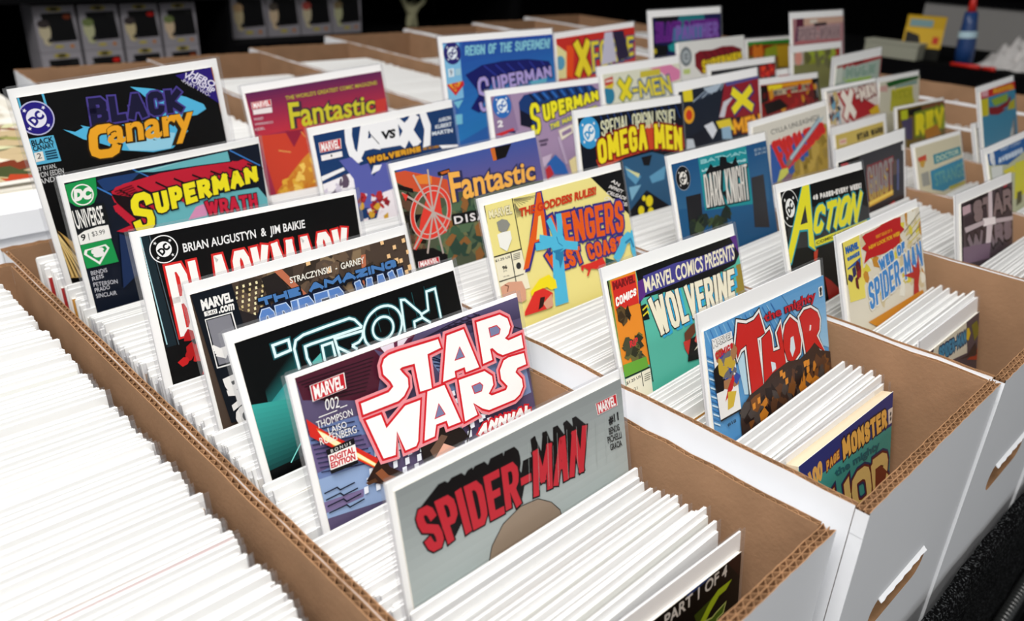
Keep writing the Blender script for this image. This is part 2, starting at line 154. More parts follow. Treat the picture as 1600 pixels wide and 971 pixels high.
[["p","4c1c2c",[38,20,545,18,592,101,519,263,394,277,53,152]],["p","5c2438",[545,18,860,7,813,53,622,71]],["g","5c5478","403858",[858,16,1719,19,1731,168,1044,124]],["p","8094c0",[904,183,1661,282,1685,691,1465,692,1034,447]],["p","6c80b0",[120,327,375,358,410,580,448,801,27,828,1,365]],["p","8ea6cc",[20,610,458,661,489,922,3,845]],["p","7c6e98",[26,749,294,782,283,828,20,815]],["p","6a5c88",[13,397,389,481,414,561,29,575]],["l","28141e",6,[50,50,534,63]],["l","28141e",6,[65,68,522,84]],["l","28141e",6,[80,86,510,105]],["l","28141e",6,[95,105,498,127]],["l","28141e",6,[110,123,487,148]],["l","28141e",6,[125,141,475,169]],["l","28141e",6,[141,160,463,191]],["l","28141e",6,[156,179,451,212]],["l","28141e",6,[172,198,440,233]],["l","2a2236",6,[883,64,1306,13]],["l","2a2236",6,[933,59,1355,42]],["l","2a2236",6,[984,54,1403,71]],["l","2a2236",6,[1036,49,1453,100]],["l","2a2236",6,[1088,44,1503,130]],["l","2a2236",6,[1141,39,1554,161]],["l","2a2236",6,[1195,34,1606,191]],["l","2a2236",6,[1249,29,1659,223]],["l","2a2236",6,[1304,23,1712,254]],["l","20284a",7,[907,173,1060,276]],["l","20284a",7,[920,202,1130,314]],["l","20284a",7,[933,232,1202,353]],["l","20284a",7,[946,261,1275,393]],["l","20284a",7,[960,290,1350,433]],["l","20284a",7,[973,320,1426,475]],["l","20284a",7,[987,350,1504,517]],["l","20284a",7,[1000,380,1584,561]],["l","2c3050",7,[40,328,327,378]],["l","2c3050",7,[42,355,334,408]],["l","2c3050",7,[44,382,342,439]],["l","2c3050",7,[46,410,350,470]],["l","2c3050",7,[48,437,358,500]],["l","2c3050",7,[51,465,366,532]],["l","2c3050",7,[53,492,374,563]],["l","2c3050",7,[55,520,382,594]],["l","2c3050",7,[57,548,390,626]],["l","2c3050",7,[60,576,398,657]],["l","141a2c",8,[49,700,132,699,147,721,244,719]],["l","141a2c",8,[49,740,143,739,159,761,256,759]],["l","141a2c",8,[50,779,154,780,170,803,268,799]],["l","141a2c",8,[50,819,165,822,181,844,281,839]],["p","e8e0ec",[580,9,820,24,764,57,620,81]],["p","602440",[680,21,709,20,696,75,678,75]],["p","602440",[784,24,820,24,723,84,702,82]],["p","e8ecf4",[408,589,437,589,432,629,402,629]],["p","e8ecf4",[379,635,408,635,402,676,373,675]],["p","e8ecf4",[350,681,379,682,373,722,344,721]],["p","e8ecf4",[321,727,350,728,344,768,316,767]],["p","e8ecf4",[292,773,321,774,315,814,287,813]],["p","e8ecf4",[489,600,519,600,514,641,484,641]],["p","e8ecf4",[459,647,489,647,484,688,454,687]],["p","e8ecf4",[430,693,459,694,454,735,425,734]],["p","e8ecf4",[401,740,430,741,425,781,395,781]],["p","e8ecf4",[371,786,401,787,395,828,366,827]],["p","e8ecf4",[572,611,602,612,597,653,567,653]],["p","e8ecf4",[542,659,572,659,567,700,537,700]],["p","e8ecf4",[512,706,542,706,537,748,507,747]],["p","e8ecf4",[482,753,512,754,507,795,477,794]],["p","e8ecf4",[453,800,482,801,477,842,447,841]],["p","e8ecf4",[657,623,688,623,683,665,652,665]],["p","e8ecf4",[626,671,658,671,653,713,621,713]],["p","e8ecf4",[596,719,627,719,622,761,591,761]],["p","e8ecf4",[566,766,597,767,592,809,561,808]],["p","e8ecf4",[536,814,566,815,561,857,530,855]],["p","e8ecf4",[744,635,776,635,771,678,739,677]],["p","e8ecf4",[713,684,745,684,740,726,708,726]],["p","e8ecf4",[682,732,714,733,709,775,677,774]],["p","e8ecf4",[651,780,683,781,678,823,646,822]],["p","e8ecf4",[621,828,652,829,647,871,616,870]],["p","e8ecf4",[833,648,866,648,861,691,829,690]],["p","e8ecf4",[802,697,835,697,830,740,797,739]],["p","e8ecf4",[770,745,803,746,798,789,765,788]],["p","e8ecf4",[739,794,771,795,766,838,734,837]],["p","e8ecf4",[708,843,740,844,735,887,703,885]],["p","e8ecf4",[925,660,959,660,954,704,920,703]],["p","e8ecf4",[893,710,926,710,921,754,888,753]],["p","e8ecf4",[861,759,894,760,889,803,856,802]],["p","e8ecf4",[829,808,862,809,857,853,824,852]],["p","e8ecf4",[797,858,830,859,825,902,792,901]],["p","e8ecf4",[1019,673,1053,673,1048,718,1014,717]],["p","e8ecf4",[986,723,1020,724,1016,768,981,767]],["p","e8ecf4",[953,773,988,774,983,818,949,817]],["p","e8ecf4",[921,823,955,824,950,868,916,867]],["p","e8ecf4",[889,873,922,874,917,918,884,917]],["p","e8ecf4",[1115,686,1150,687,1146,731,1110,731]],["p","e8ecf4",[1082,737,1117,738,1112,782,1077,782]],["p","e8ecf4",[1048,788,1083,789,1079,833,1044,832]],["p","e8ecf4",[1015,838,1050,839,1045,884,1011,883]],["p","e8ecf4",[982,888,1017,890,1012,934,978,933]],["p","e8ecf4",[1009,443,1040,444,1043,477,1012,476]],["p","e8ecf4",[1030,498,1061,499,1064,532,1033,531]],["p","e8ecf4",[1052,553,1083,554,1086,588,1054,587]],["p","e8ecf4",[1052,484,1083,485,1086,518,1054,518]],["p","e8ecf4",[1073,540,1105,541,1108,574,1076,573]],["p","e8ecf4",[1095,596,1127,597,1130,631,1098,629]],["p","e8ecf4",[1095,526,1127,527,1130,561,1098,560]],["p","e8ecf4",[1117,582,1149,583,1153,617,1120,616]],["p","e8ecf4",[1139,638,1172,640,1175,674,1143,673]],["p","e8ecf4",[1139,568,1172,569,1175,603,1142,602]],["p","e8ecf4",[1162,625,1194,626,1198,660,1165,659]],["p","e8ecf4",[1184,682,1217,683,1221,718,1188,717]],["p","e8ecf4",[1184,611,1217,612,1220,647,1187,645]],["p","e8ecf4",[1207,668,1240,670,1243,705,1210,703]],["p","e8ecf4",[1230,726,1263,728,1267,763,1233,761]],["p","e8ecf4",[1229,655,1263,656,1266,691,1233,689]],["p","e8ecf4",[1253,713,1286,714,1290,749,1256,748]],["p","e8ecf4",[1276,771,1310,773,1314,808,1280,806]],["p","d02a20",[35,247,116,344,426,652,383,690,181,495,34,349]],["p","f4a030",[81,321,400,667,380,678,159,457]],["p","fff0c0",[87,337,120,366,399,671,386,677,112,401]],["p","e05020",[749,479,796,487,769,602,675,638,671,605]],["p","2c1810",[310,739,388,671,428,643,460,653,478,720,570,802,442,823]],["p","8a5030",[377,717,424,707,457,763,507,795,425,800]],["p","503018",[303,746,370,745,381,770,320,766]],["p","1c1410",[713,684,842,609,905,612,1042,698,1080,767,993,798,759,804,713,789]],["p","6a5040",[774,741,878,676,922,704,797,804]],["p","e8b098",[797,804,883,737,966,798]],["l","1c1410",12,[1058,628,1104,722,1056,813,977,808]],["p","f6f2f0",[100,82,319,80,312,172,97,173]],["p","c4202c",[105,84,313,83,307,170,103,171]],["t","MARVEL","f6f2f0",[117,89,300,88,295,165,114,166],0.035,0,1],["t","002","f4f2ee",[168,185,254,196,247,260,159,248],0,0,1],["l","f4f2ee",5,[248,264,294,265]],["l","f4f2ee",5,[110,269,226,271]],["t","THOMPSON","f4f2ee",[88,285,315,294,316,334,87,328],0,0,1],["t","LAISO","f4f2ee",[146,345,263,348,265,386,147,382],0,0,1],["t","ROSENBERG","f4f2ee",[85,380,316,396,316,439,84,423],0,0,1],["p","101014",[107,460,290,461,288,500,111,495]],["t","BONUS","f4f2ee",[136,469,265,473,265,490,135,488],0,0,1.6],["p","f4f2ee",[112,493,289,498,283,602,109,581]],["p","101014",[104,581,283,592,283,612,107,604]],["t","DIGITAL","c82430",[120,501,280,508,277,547,117,536],0.04,0,1],["t","EDITION","c82430",[117,540,274,549,272,586,114,574],0.04,0,1],["l","e89098",62,[621,76,690,76,982,92,992,149,886,157,871,368,784,360,783,182,692,174,674,180,685,202,716,252,709,303,667,344,622,361,378,354,377,286,570,287,608,265,597,231,559,174,562,121,584,89,621,76]],["l","e89098",62,[1052,90,1188,90,1257,363,1147,360,1144,325,1062,324,1060,362,961,360,1052,90]],["l","e89098",62,[1299,77,1499,84,1559,127,1572,188,1545,230,1509,248,1537,271,1656,269,1656,359,1468,350,1429,323,1392,278,1371,278,1375,352,1295,353,1299,77]],["l","e89098",62,[385,391,488,395,505,487,661,404,772,409,700,647,680,670,602,667,570,531,529,665,446,653,385,391]],["l","e89098",62,[834,377,965,381,1037,652,939,646,933,604,851,598,823,665,745,663,834,377]],["l","e89098",62,[1080,389,1294,402,1348,454,1346,514,1296,557,1317,578,1445,585,1464,564,1420,501,1422,440,1467,388,1512,381,1651,395,1656,475,1573,474,1550,497,1596,561,1595,613,1555,656,1506,673,1276,663,1227,634,1159,570,1176,657,1070,663,1080,389]],["l","d01c28",28,[621,76,690,76,982,92,992,149,886,157,871,368,784,360,783,182,692,174,674,180,685,202,716,252,709,303,667,344,622,361,378,354,377,286,570,287,608,265,597,231,559,174,562,121,584,89,621,76]],["l","d01c28",28,[1052,90,1188,90,1257,363,1147,360,1144,325,1062,324,1060,362,961,360,1052,90]],["l","d01c28",28,[1299,77,1499,84,1559,127,1572,188,1545,230,1509,248,1537,271,1656,269,1656,359,1468,350,1429,323,1392,278,1371,278,1375,352,1295,353,1299,77]],["l","d01c28",28,[385,391,488,395,505,487,661,404,772,409,700,647,680,670,602,667,570,531,529,665,446,653,385,391]],["l","d01c28",28,[834,377,965,381,1037,652,939,646,933,604,851,598,823,665,745,663,834,377]],["l","d01c28",28,[1080,389,1294,402,1348,454,1346,514,1296,557,1317,578,1445,585,1464,564,1420,501,1422,440,1467,388,1512,381,1651,395,1656,475,1573,474,1550,497,1596,561,1595,613,1555,656,1506,673,1276,663,1227,634,1159,570,1176,657,1070,663,1080,389]],["p","faf8f6",[621,76,690,76,982,92,992,149,886,157,871,368,784,360,783,182,692,174,674,180,685,202,716,252,709,303,667,344,622,361,378,354,377,286,570,287,608,265,597,231,559,174,562,121,584,89]],["p","faf8f6",[1052,90,1188,90,1257,363,1147,360,1144,325,1062,324,1060,362,961,360]],["p","faf8f6",[1299,77,1499,84,1559,127,1572,188,1545,230,1509,248,1537,271,1656,269,1656,359,1468,350,1429,323,1392,278,1371,278,1375,352,1295,353]],["p","faf8f6",[385,391,488,395,505,487,661,404,772,409,700,647,680,670,602,667,570,531,529,665,446,653]],["p","faf8f6",[834,377,965,381,1037,652,939,646,933,604,851,598,823,665,745,663]],["p","faf8f6",[1080,389,1294,402,1348,454,1346,514,1296,557,1317,578,1445,585,1464,564,1420,501,1422,440,1467,388,1512,381,1651,395,1656,475,1573,474,1550,497,1596,561,1595,613,1555,656,1506,673,1276,663,1227,634,1159,570,1176,657,1070,663]],["l","d01c28",13,[1132,193,1152,258,1084,256,1132,193]],["p","7a7fa4",[1132,193,1152,258,1084,256]],["l","d01c28",13,[1393,146,1456,148,1479,177,1466,200,1395,200,1393,146]],["p","7a7fa4",[1393,146,1456,148,1479,177,1466,200,1395,200]],["l","d01c28",13,[897,484,925,556,855,556,897,484]],["p","7a7fa4",[897,484,925,556,855,556]],["l","d01c28",13,[1176,465,1238,465,1256,488,1240,515,1186,512,1176,465]],["p","7a7fa4",[1176,465,1238,465,1256,488,1240,515,1186,512]],["s","ANNUAL","c8202c",[1181,728,1635,754,1638,808,1149,795],26,0,0,0.25,13,0],["s","ANNUAL","faf8f6",[1181,728,1635,754,1638,808,1149,795],26,0,0,0.25,0,0]]),
('silver display comic with a slanted red block title casting a thick black side',0,(0.0249,0.1369,0.0418),(0.0131,-0.0200,0.2483),[32,46,1700,2580,"989e9e"],
[["g","8a9090","bcc6c4",[-11,31,1762,54,1761,783,-7,802]],["x","SPIDER-MAN","0c0a0c",[244,118,1291,134,1290,371,287,335],[102,190,1374,212,1301,479,160,433],52,0,0,12],["s","SPIDER-MAN","140c10",[102,190,1374,212,1301,479,160,433],52,0,0,0,9,0],["s","SPIDER-MAN","c02a36",[102,190,1374,212,1301,479,160,433],52,0,0,0,0,0],["p","f6f2f0",[1455,121,1644,124,1649,199,1464,195]],["p","c4202c",[1460,122,1640,126,1644,197,1468,193]],["t","MARVEL","f6f2f0",[1471,127,1629,130,1633,193,1477,189],0.035,0,1],["t","#11","0c0c0e",[1553,238,1647,239,1648,296,1557,296],0.05,0,1],["t","BENDIS","202022",[1547,307,1646,315,1649,358,1550,351],0.02,0,1],["t","PICHELLI","202022",[1528,355,1657,369,1660,412,1531,399],0.02,0,1],["t","GRACIA","202022",[1544,410,1653,422,1657,463,1548,451],0.02,0,1],["l","2c2824",10,[517,671,554,588,647,507,782,468,915,483,1010,546,1070,620,1075,650,1059,813,519,799,517,671]],["p","988674",[517,671,554,588,647,507,782,468,915,483,1010,546,1070,620,1075,650,1059,813,519,799]],["p","6c5f50",[621,660,886,661,1072,669,1050,809,578,728]],["l","a8b2b0",2,[892,140,859,426]],["l","a8b2b0",2,[965,150,932,435]],["l","a8b2b0",2,[1039,160,1008,445]],["l","a8b2b0",2,[1115,170,1085,456]],["l","a8b2b0",2,[1193,181,1164,466]],["l","a8b2b0",2,[1273,192,1245,477]],["l","a8b2b0",2,[1355,203,1328,488]],["l","a8b2b0",2,[1439,214,1413,499]],["l","a8b2b0",2,[1525,226,1500,510]],["l","a8b2b0",2,[1614,238,1590,522]]]),
('crimson and orange display comic with a lime title, beside the sky-blue swirl comic',1,(0.2387,0.6711,0.1164),(0.0018,0.0555,0.2062),[23,71,1700,2580,"9c2c48"],
[["g","5c2450","b83040",[23,69,1700,73,1660,516,70,504]],["p","c03a34",[496,418,1701,370,1604,788,196,761]],["p","c4402c",[58,502,653,552,572,1207,107,1208]],["p","8c2038",[365,512,577,527,427,689]],["p","cc8830",[502,824,598,770,658,978,600,1326,57,1196,139,1083]],["n",["e0ac3c","c87a28","eec860"],[244,986,633,850,595,1288,85,1190],40,60,5],["l","d89050",14,[241,688,376,732]],["l","d89050",12,[545,545,583,611]],["t","THE WORLD'S GREATEST COMIC MAGAZINE!","b8b03c",[455,162,1616,165,1614,208,452,204],0.02,0,1],["p","f6f2f0",[66,167,284,170,279,232,60,236]],["p","c4202c",[71,168,279,172,273,230,65,234]],["t","MARVEL","f6f2f0",[83,172,266,175,261,227,78,230],0.035,0,1],["p","e8e0e0",[63,242,278,243,271,299,61,289]],["t","WAID","dcd0d8",[53,320,158,324,156,351,50,348],0,0,1],["t","WIERINGO","dcd0d8",[46,373,255,382,254,405,46,395],0,0,1],["t","KESEL","dcd0d8",[41,422,151,425,149,452,39,449],0,0,1],["t","Fantastic","3c2c3c",[459,226,1559,311,1527,513,433,507],0.085,0,1],["t","Fantastic","c8c030",[464,232,1552,315,1519,505,440,502],0.02,0,1]]),
('navy display comic with large white ring letters and a violet shape below',1,(0.2380,0.5469,0.0985),(-0.0104,0.0523,0.1771),[36,72,1700,2580,"173868"],
[["p","f2f2f4",[375,67,463,66,444,141,447,269,515,402,442,411,373,320,359,199]],["p","f2f2f4",[1264,61,1349,64,1388,206,1343,404,1247,411,1298,236]],["p","f2f2f4",[724,61,991,67,978,336,735,324]],["p","f2f2f4",[563,55,737,61,733,335,659,309,554,311,467,416,437,386]],["p","173868",[645,123,652,202,613,203]],["l","f2f2f4",110,[1015,65,1189,375]],["l","f2f2f4",110,[1213,70,983,343]],["p","173868",[1016,76,1141,77,1068,129]],["l","101828",8,[629,141,731,279]],["t","VS","101014",[769,164,946,164,934,252,768,244],0.05,0.1,1],["p","f6f2f0",[78,146,317,147,305,242,74,238]],["p","c4202c",[84,148,310,150,299,240,80,236]],["t","MARVEL","f6f2f0",[96,153,296,155,286,234,92,231],0.035,0,1],["p","f2eeee",[75,264,303,265,301,316,74,314]],["t","1","202020",[178,276,194,276,192,295,176,296],0,0,1],["t","AARON","dce4ec",[1493,155,1658,154,1655,195,1490,196],0.03,0,1],["t","KUBERT","dce4ec",[1440,215,1658,219,1655,261,1437,255],0.03,0,1],["t","MARTIN","dce4ec",[1388,274,1659,284,1656,326,1385,315],0.03,0,1],["p","f2f2f4",[1450,424,1717,465,1728,490,1487,466]],["p","f2f2f4",[29,454,289,417,298,446,25,499]],["p","f4f0f4",[31,527,376,482,381,637,29,644]],["n",["d0c8d8","5c4c60","f4f0f4"],[29,537,371,503,363,721,15,706],18,60,8],["p","585ea8",[255,344,394,340,475,439,567,434,604,574,707,462,826,475,853,753,841,948,365,833,375,548]],["p","f0f0f4",[626,468,717,478,681,524,576,546]],["p","f0e8ec",[675,748,828,736,808,1116,495,1094]],["n",["b02c30","8a1c28","d0a030","e8dce0"],[415,722,727,759,715,1092,356,1001],22,60,9],["s","WOLVERINE","2c2030",[560,372,1215,389,1215,440,563,440],34,0,0,0,10,0],["s","WOLVERINE","d89c28",[560,372,1215,389,1215,440,563,440],34,0,0,0,0,0],["s","AND THE X-MEN","c08820",[1240,410,1443,421,1443,448,1239,435],10,0,0,0,0,0]]),
('display comic with a red spiky wheel and orange lettering on blue',1,(0.2391,0.4238,0.0926),(0.0028,0.0348,0.2942),[27,61,1700,2580,"4c5440"],
[["g","40549c","68588c",[27,61,1707,62,1723,477,559,361]],["p","c85030",[28,80,131,81,239,121,349,162,450,201,552,241,544,418,166,259,19,153]],["p","e08030",[220,146,340,150,393,180,376,244,249,218]],["p","16100e",[14,170,171,241,172,279,35,222]],["p","20180e",[461,159,595,151,604,192,500,201,459,188]],["p","c06028",[490,165,589,162,594,182,503,187]],["p","100c0c",[1118,66,1373,69,1273,177,1115,184]],["p","c86828",[1103,69,1159,68,1158,181,1113,183]],["p","4c6048",[510,450,875,470,845,900,333,829]],["n",["6a6c48","3c5840","8a5c30","2c4438","50684c"],[334,449,873,478,823,988,310,912],60,90,21],["n",["5c4030","20180e","6a5c40","3c3c30"],[16,292,281,369,167,794,-40,758],26,90,22],["p","0c0a0a",[25,736,247,774,385,871,365,947,39,908]],["p","0c0a0a",[35,439,206,468,129,528,45,489]],["p","d83c30",[319,272,393,272,438,316,408,547,434,593,148,593,236,448]],["p","d83c30",[184,503,286,350,427,381,416,517,499,586,423,679,292,696,179,658,70,748,39,730,127,625]],["l","c8b8b0",50,[505,492,492,528,473,563,448,594,419,621,386,644,350,661,313,672,276,676,239,674,206,666,175,652,149,632,127,607,112,578,102,546,99,513,102,478,111,442,127,409,148,377,174,348,204,323,237,303,272,288,309,279,346,277,381,281,414,291,444,307,469,329,489,356,503,386,511,420,511,456,505,492]],["l","d83c30",34,[505,492,492,528,473,563,448,594,419,621,386,644,350,661,313,672,276,676,239,674,206,666,175,652,149,632,127,607,112,578,102,546,99,513,102,478,111,442,127,409,148,377,174,348,204,323,237,303,272,288,309,279,346,277,381,281,414,291,444,307,469,329,489,356,503,386,511,420,511,456,505,492]],["l","b8a8a0",18,[326,477,201,131]],["l","b8a8a0",18,[326,477,362,114]],["l","b8a8a0",18,[326,477,500,199]],["l","b8a8a0",18,[326,477,50,252]],["l","b8a8a0",18,[326,477,499,586]],["l","b8a8a0",18,[326,477,340,849]],["l","b8a8a0",18,[326,477,176,806]],["l","b8a8a0",18,[326,477,50,733]],["l","b8a8a0",18,[326,477,150,631]],["l","b8a8a0",18,[326,477,426,669]],["p","d83c30",[46,248,106,284,70,329]],["s","DISASSEMBLED","0c0c0c",[524,542,1934,663,1938,777,520,632],10,0,0,0,0,0],["s","DISASSEMBLED","0c0c0c",[524,542,1934,663,1938,777,520,632],10,0,0,0,0,0],["p","0c0c0c",[511,544,1411,616,1413,725,505,638]],["t","DISASSEMBLED","e8e4e4",[533,566,1709,659,1706,747,528,634],0.02,0,1.25],["t","Fantastic","2c3058",[563,179,1628,268,1600,457,547,454],0.09,0,1],["t","Fantastic","f0b050",[567,185,1620,272,1593,450,553,450],0.025,0,1],["p","f6f2f0",[61,849,286,863,284,915,53,902]],["p","c4202c",[66,851,280,864,279,913,59,901]],["t","MARVEL","f6f2f0",[78,854,267,866,266,910,72,898],0.035,0,1]]),
('pale yellow display comic with a tall orange title and a blue hand',1,(0.2401,0.3163,0.0902),(0.0164,0.0030,0.3249),[39,60,1700,2580,"ecdf8c"],
[["p","2a2a2a",[39,58,49,58,22,468,6,465]],["p","0a0a0c",[1268,53,1709,61,1744,504]],["t","AN","e8e4e0",[1557,121,1649,180,1620,202,1525,142],0.02,0,1],["t","INFINITY","e8e4e0",[1517,165,1683,245,1649,266,1479,184],0.02,0,1],["t","CRUSADE","e8e4e0",[1478,208,1717,311,1678,331,1432,226],0.02,0,1],["t","CROSSOVER","e8e4e0",[1439,252,1752,377,1707,397,1386,268],0.02,0,1],["l","303028",10,[336,55,333,457,334,544]],["l","303028",10,[26,453,333,459]],["l","8c845c",4,[349,70,368,147]],["l","8c845c",4,[346,102,350,217]],["l","8c845c",4,[349,70,401,139]],["l","8c845c",4,[346,102,360,216]],["l","8c845c",4,[349,70,433,130]],["l","8c845c",4,[346,102,369,214]],["l","8c845c",4,[349,70,465,122]],["l","8c845c",4,[346,102,379,213]],["l","8c845c",4,[349,70,498,113]],["l","8c845c",4,[346,102,388,212]],["l","8c845c",4,[349,70,531,104]],["l","8c845c",4,[346,102,398,210]],["l","8c845c",4,[349,70,564,96]],["l","8c845c",4,[346,102,408,209]],["l","8c845c",4,[349,70,597,87]],["l","8c845c",4,[346,102,417,208]],["t","MARVEL","a8a088",[67,103,317,103,306,175,64,164],0.06,0,1],["t","MARVEL","efe6b8",[69,105,315,106,305,172,67,162],0.02,0,1],["p","8c8c84",[130,204,188,192,239,210,262,248,218,287,172,293,134,269]],["p","f0f0e8",[111,296,151,289,250,294,250,359,178,441,113,393]],["p","efe8cc",[32,459,329,464,344,774,40,750]],["l","303028",10,[212,461,209,755]],["t","$1.25 US","202020",[40,475,198,477,198,498,41,496],0.02,0,1],["t","96","202020",[97,538,148,539,148,569,97,567],0.05,0,1],["t","JUL","202020",[100,572,141,574,141,589,100,588],0,0,1],["t","UK 65p","202020",[89,615,152,618,153,630,90,627],0,0,1],["d","303030",267,576,26,26],["l","606058",5,[234,480,307,481]],["l","606058",5,[230,493,304,494]],["l","606058",5,[227,506,301,507]],["l","606058",5,[223,519,297,520]],["p","2c2c24",[27,641,302,647,304,653,29,649]],["p","34307c",[599,51,660,59,665,214,670,453,640,567,604,562,609,474,496,465,378,643,319,645,454,355]],["p","e05a18",[606,67,645,69,645,244,623,537,603,472,575,440,478,444,367,619,307,621,498,297]],["p","ecdf8c",[574,250,601,248,592,423,504,425]],["t","THE GODDESS RULES!","c83818",[377,149,1314,141,1304,211,373,217],0.05,0.15,1],["s","VENGERS","34307c",[680,272,1640,319,1592,594,684,517],60,0,0,0,20,0],["s","VENGERS","e05a18",[680,272,1640,319,1592,594,684,517],60,0,0,0,0,0],["s","WEST COAST","34307c",[558,551,1561,629,1542,733,623,727],46,0,0,0,15,0],["s","WEST COAST","e05a18",[558,551,1561,629,1542,733,623,727],46,0,0,0,0,0],["p","50b8dc",[661,550,784,571,762,723,741,1000,583,992,618,751]],["p","2a7ca8",[693,557,794,569,765,643,714,711,711,646,677,621]],["l","50b8dc",65,[802,274,799,344,780,443]],["l","50b8dc",60,[677,293,705,367,727,449]],["l","50b8dc",60,[541,420,622,449,696,472]],["l","50b8dc",60,[481,477,563,487,679,490]],["l","50b8dc",70,[964,579,872,553,790,525,744,504]],["p","50b8dc",[696,425,804,431,823,496,830,568,737,581,662,555,640,498,662,460]],["p","2a7ca8",[663,551,793,559,737,581,677,571]],["l","2a7ca8",8,[733,450,744,504,786,540]],["l","50b8dc",90,[1412,810,1512,736,1565,673,1646,648]],["l","50b8dc",80,[1700,856,1677,765,1683,680,1605,634]],["l","50b8dc",50,[1521,672,1621,629]],["l","50b8dc",50,[1736,654,1668,620]],["l","2a7ca8",20,[1574,694,1655,674,1680,756]],["p","d83028",[961,748,1116,753,1248,743,1274,817,1185,833,1078,802,1026,856,1010,848,1041,801,992,772,972,801,953,779]],["p","24504c",[1277,754,1427,820,1272,825]],["p","d8a084",[40,685,126,670,266,699,289,776,275,850,224,859,21,756]],["l","703c2c",8,[82,681,118,699,97,739]],["p","f0dc20",[336,804,454,733,570,723,634,787,634,852,560,848,523,815,388,818,337,843]],["p","d83028",[377,815,479,811,576,877,535,987,434,982,227,970,235,940]],["p","d8a084",[448,930,563,881,555,976,478,987]],["p","2c1410",[428,876,482,883,442,952,382,967]]]),
('teal display comic with an orange side strip and a cream pointed title',1,(0.2411,0.1960,0.0733),(0.0298,-0.0372,0.3740),[24,89,1700,2580,"58b8a4"],
[["p","78903c",[24,92,54,92,23,687,0,694]],["p","202018",[24,92,39,93,30,264,21,261]],["p","e88c28",[54,92,342,89,321,750,25,715]],["p","0a0a0c",[346,89,1726,85,1718,237,1619,311,1137,344,382,289,354,194]],["p","5a2c80",[1599,85,1726,85,1733,288,1669,196]],["p","5a2c80",[346,165,420,161,409,275,316,321]],["p","44408c",[414,143,810,134,1194,155,1656,143,1614,279,1158,274,768,275,409,275]],["p","988434",[1631,322,1721,325,1728,557,1557,565]],["p","0a0a0c",[323,336,392,333,405,447,327,440]],["l","e0d02c",12,[342,369,405,350,410,372]],["l","e0d02c",12,[336,408,398,390,403,412]],["p","d42c24",[67,102,329,107,314,310,61,301]],["t","MARVEL","7c1418",[76,109,322,112,316,165,72,165],0.06,0,1],["s","COMICS","fbf8f4",[76,215,320,203,304,250,66,279],40,0,0,0,0,0],["t","MARVEL COMICS PRESENTS","f0e8cc",[409,159,1646,149,1623,273,408,261],0.025,0,1],["s","WOLVERINE","34a8d8",[432,315,1635,358,1580,586,497,612],80,0,0,0,6,0],["s","WOLVERINE","34a8d8",[432,315,1635,358,1580,586,497,612],80,0,0,0,0,0],["s","WOLVERINE","101014",[410,303,1595,341,1545,554,466,596],70,0,0,0,8,0],["s","WOLVERINE","101014",[410,303,1595,341,1545,554,466,596],70,0,0,0,0,0],["s","WOLVERINE","f2ead2",[410,303,1595,341,1545,554,466,596],70,0,0,0,0,0],["n",["3c2c18","5c4828","282014"],[95,312,187,348,182,401,92,377],10,50,31],["n",["484830","303020","6c6838"],[92,525,264,539,267,719,114,707],26,60,32],["t","RIP","d82c34",[138,534,234,527,224,579,136,578],0.04,0,1],["p","68a838",[29,668,289,684,294,762,19,756]],["l","1c1c18",9,[18,757,305,765]],["l","1c1c18",10,[330,296,314,873]],["p","f0ead4",[21,766,308,773,277,1115,-8,1049]],["t","$1.25 US","181818",[26,785,191,786,192,806,28,809],0.02,0,1],["l","1c1c18",8,[204,772,200,871]],["t","21","181818",[95,848,133,849,133,870,95,870],0,0,1],["l","606058",5,[232,798,300,800]],["l","606058",5,[228,812,296,814]],["l","606058",5,[224,826,292,828]],["l","606058",5,[220,840,288,842]],["p","6a3c28",[775,651,869,618,923,610,915,682,840,713,765,707]],["p","c83830",[745,708,840,713,834,800,782,822,749,761]],["p","141010",[840,713,974,705,920,885,757,862,776,820]],["p","d85048",[964,650,976,699,905,761,884,740]],["p","e8dcc8",[858,807,927,774,906,798]]]),
('sky-blue display comic with fat red letters above dark brown rocks',1,(0.2413,0.1202,0.0683),(0.0301,-0.0497,0.3150),[33,113,1700,2580,"5c9cd0"],
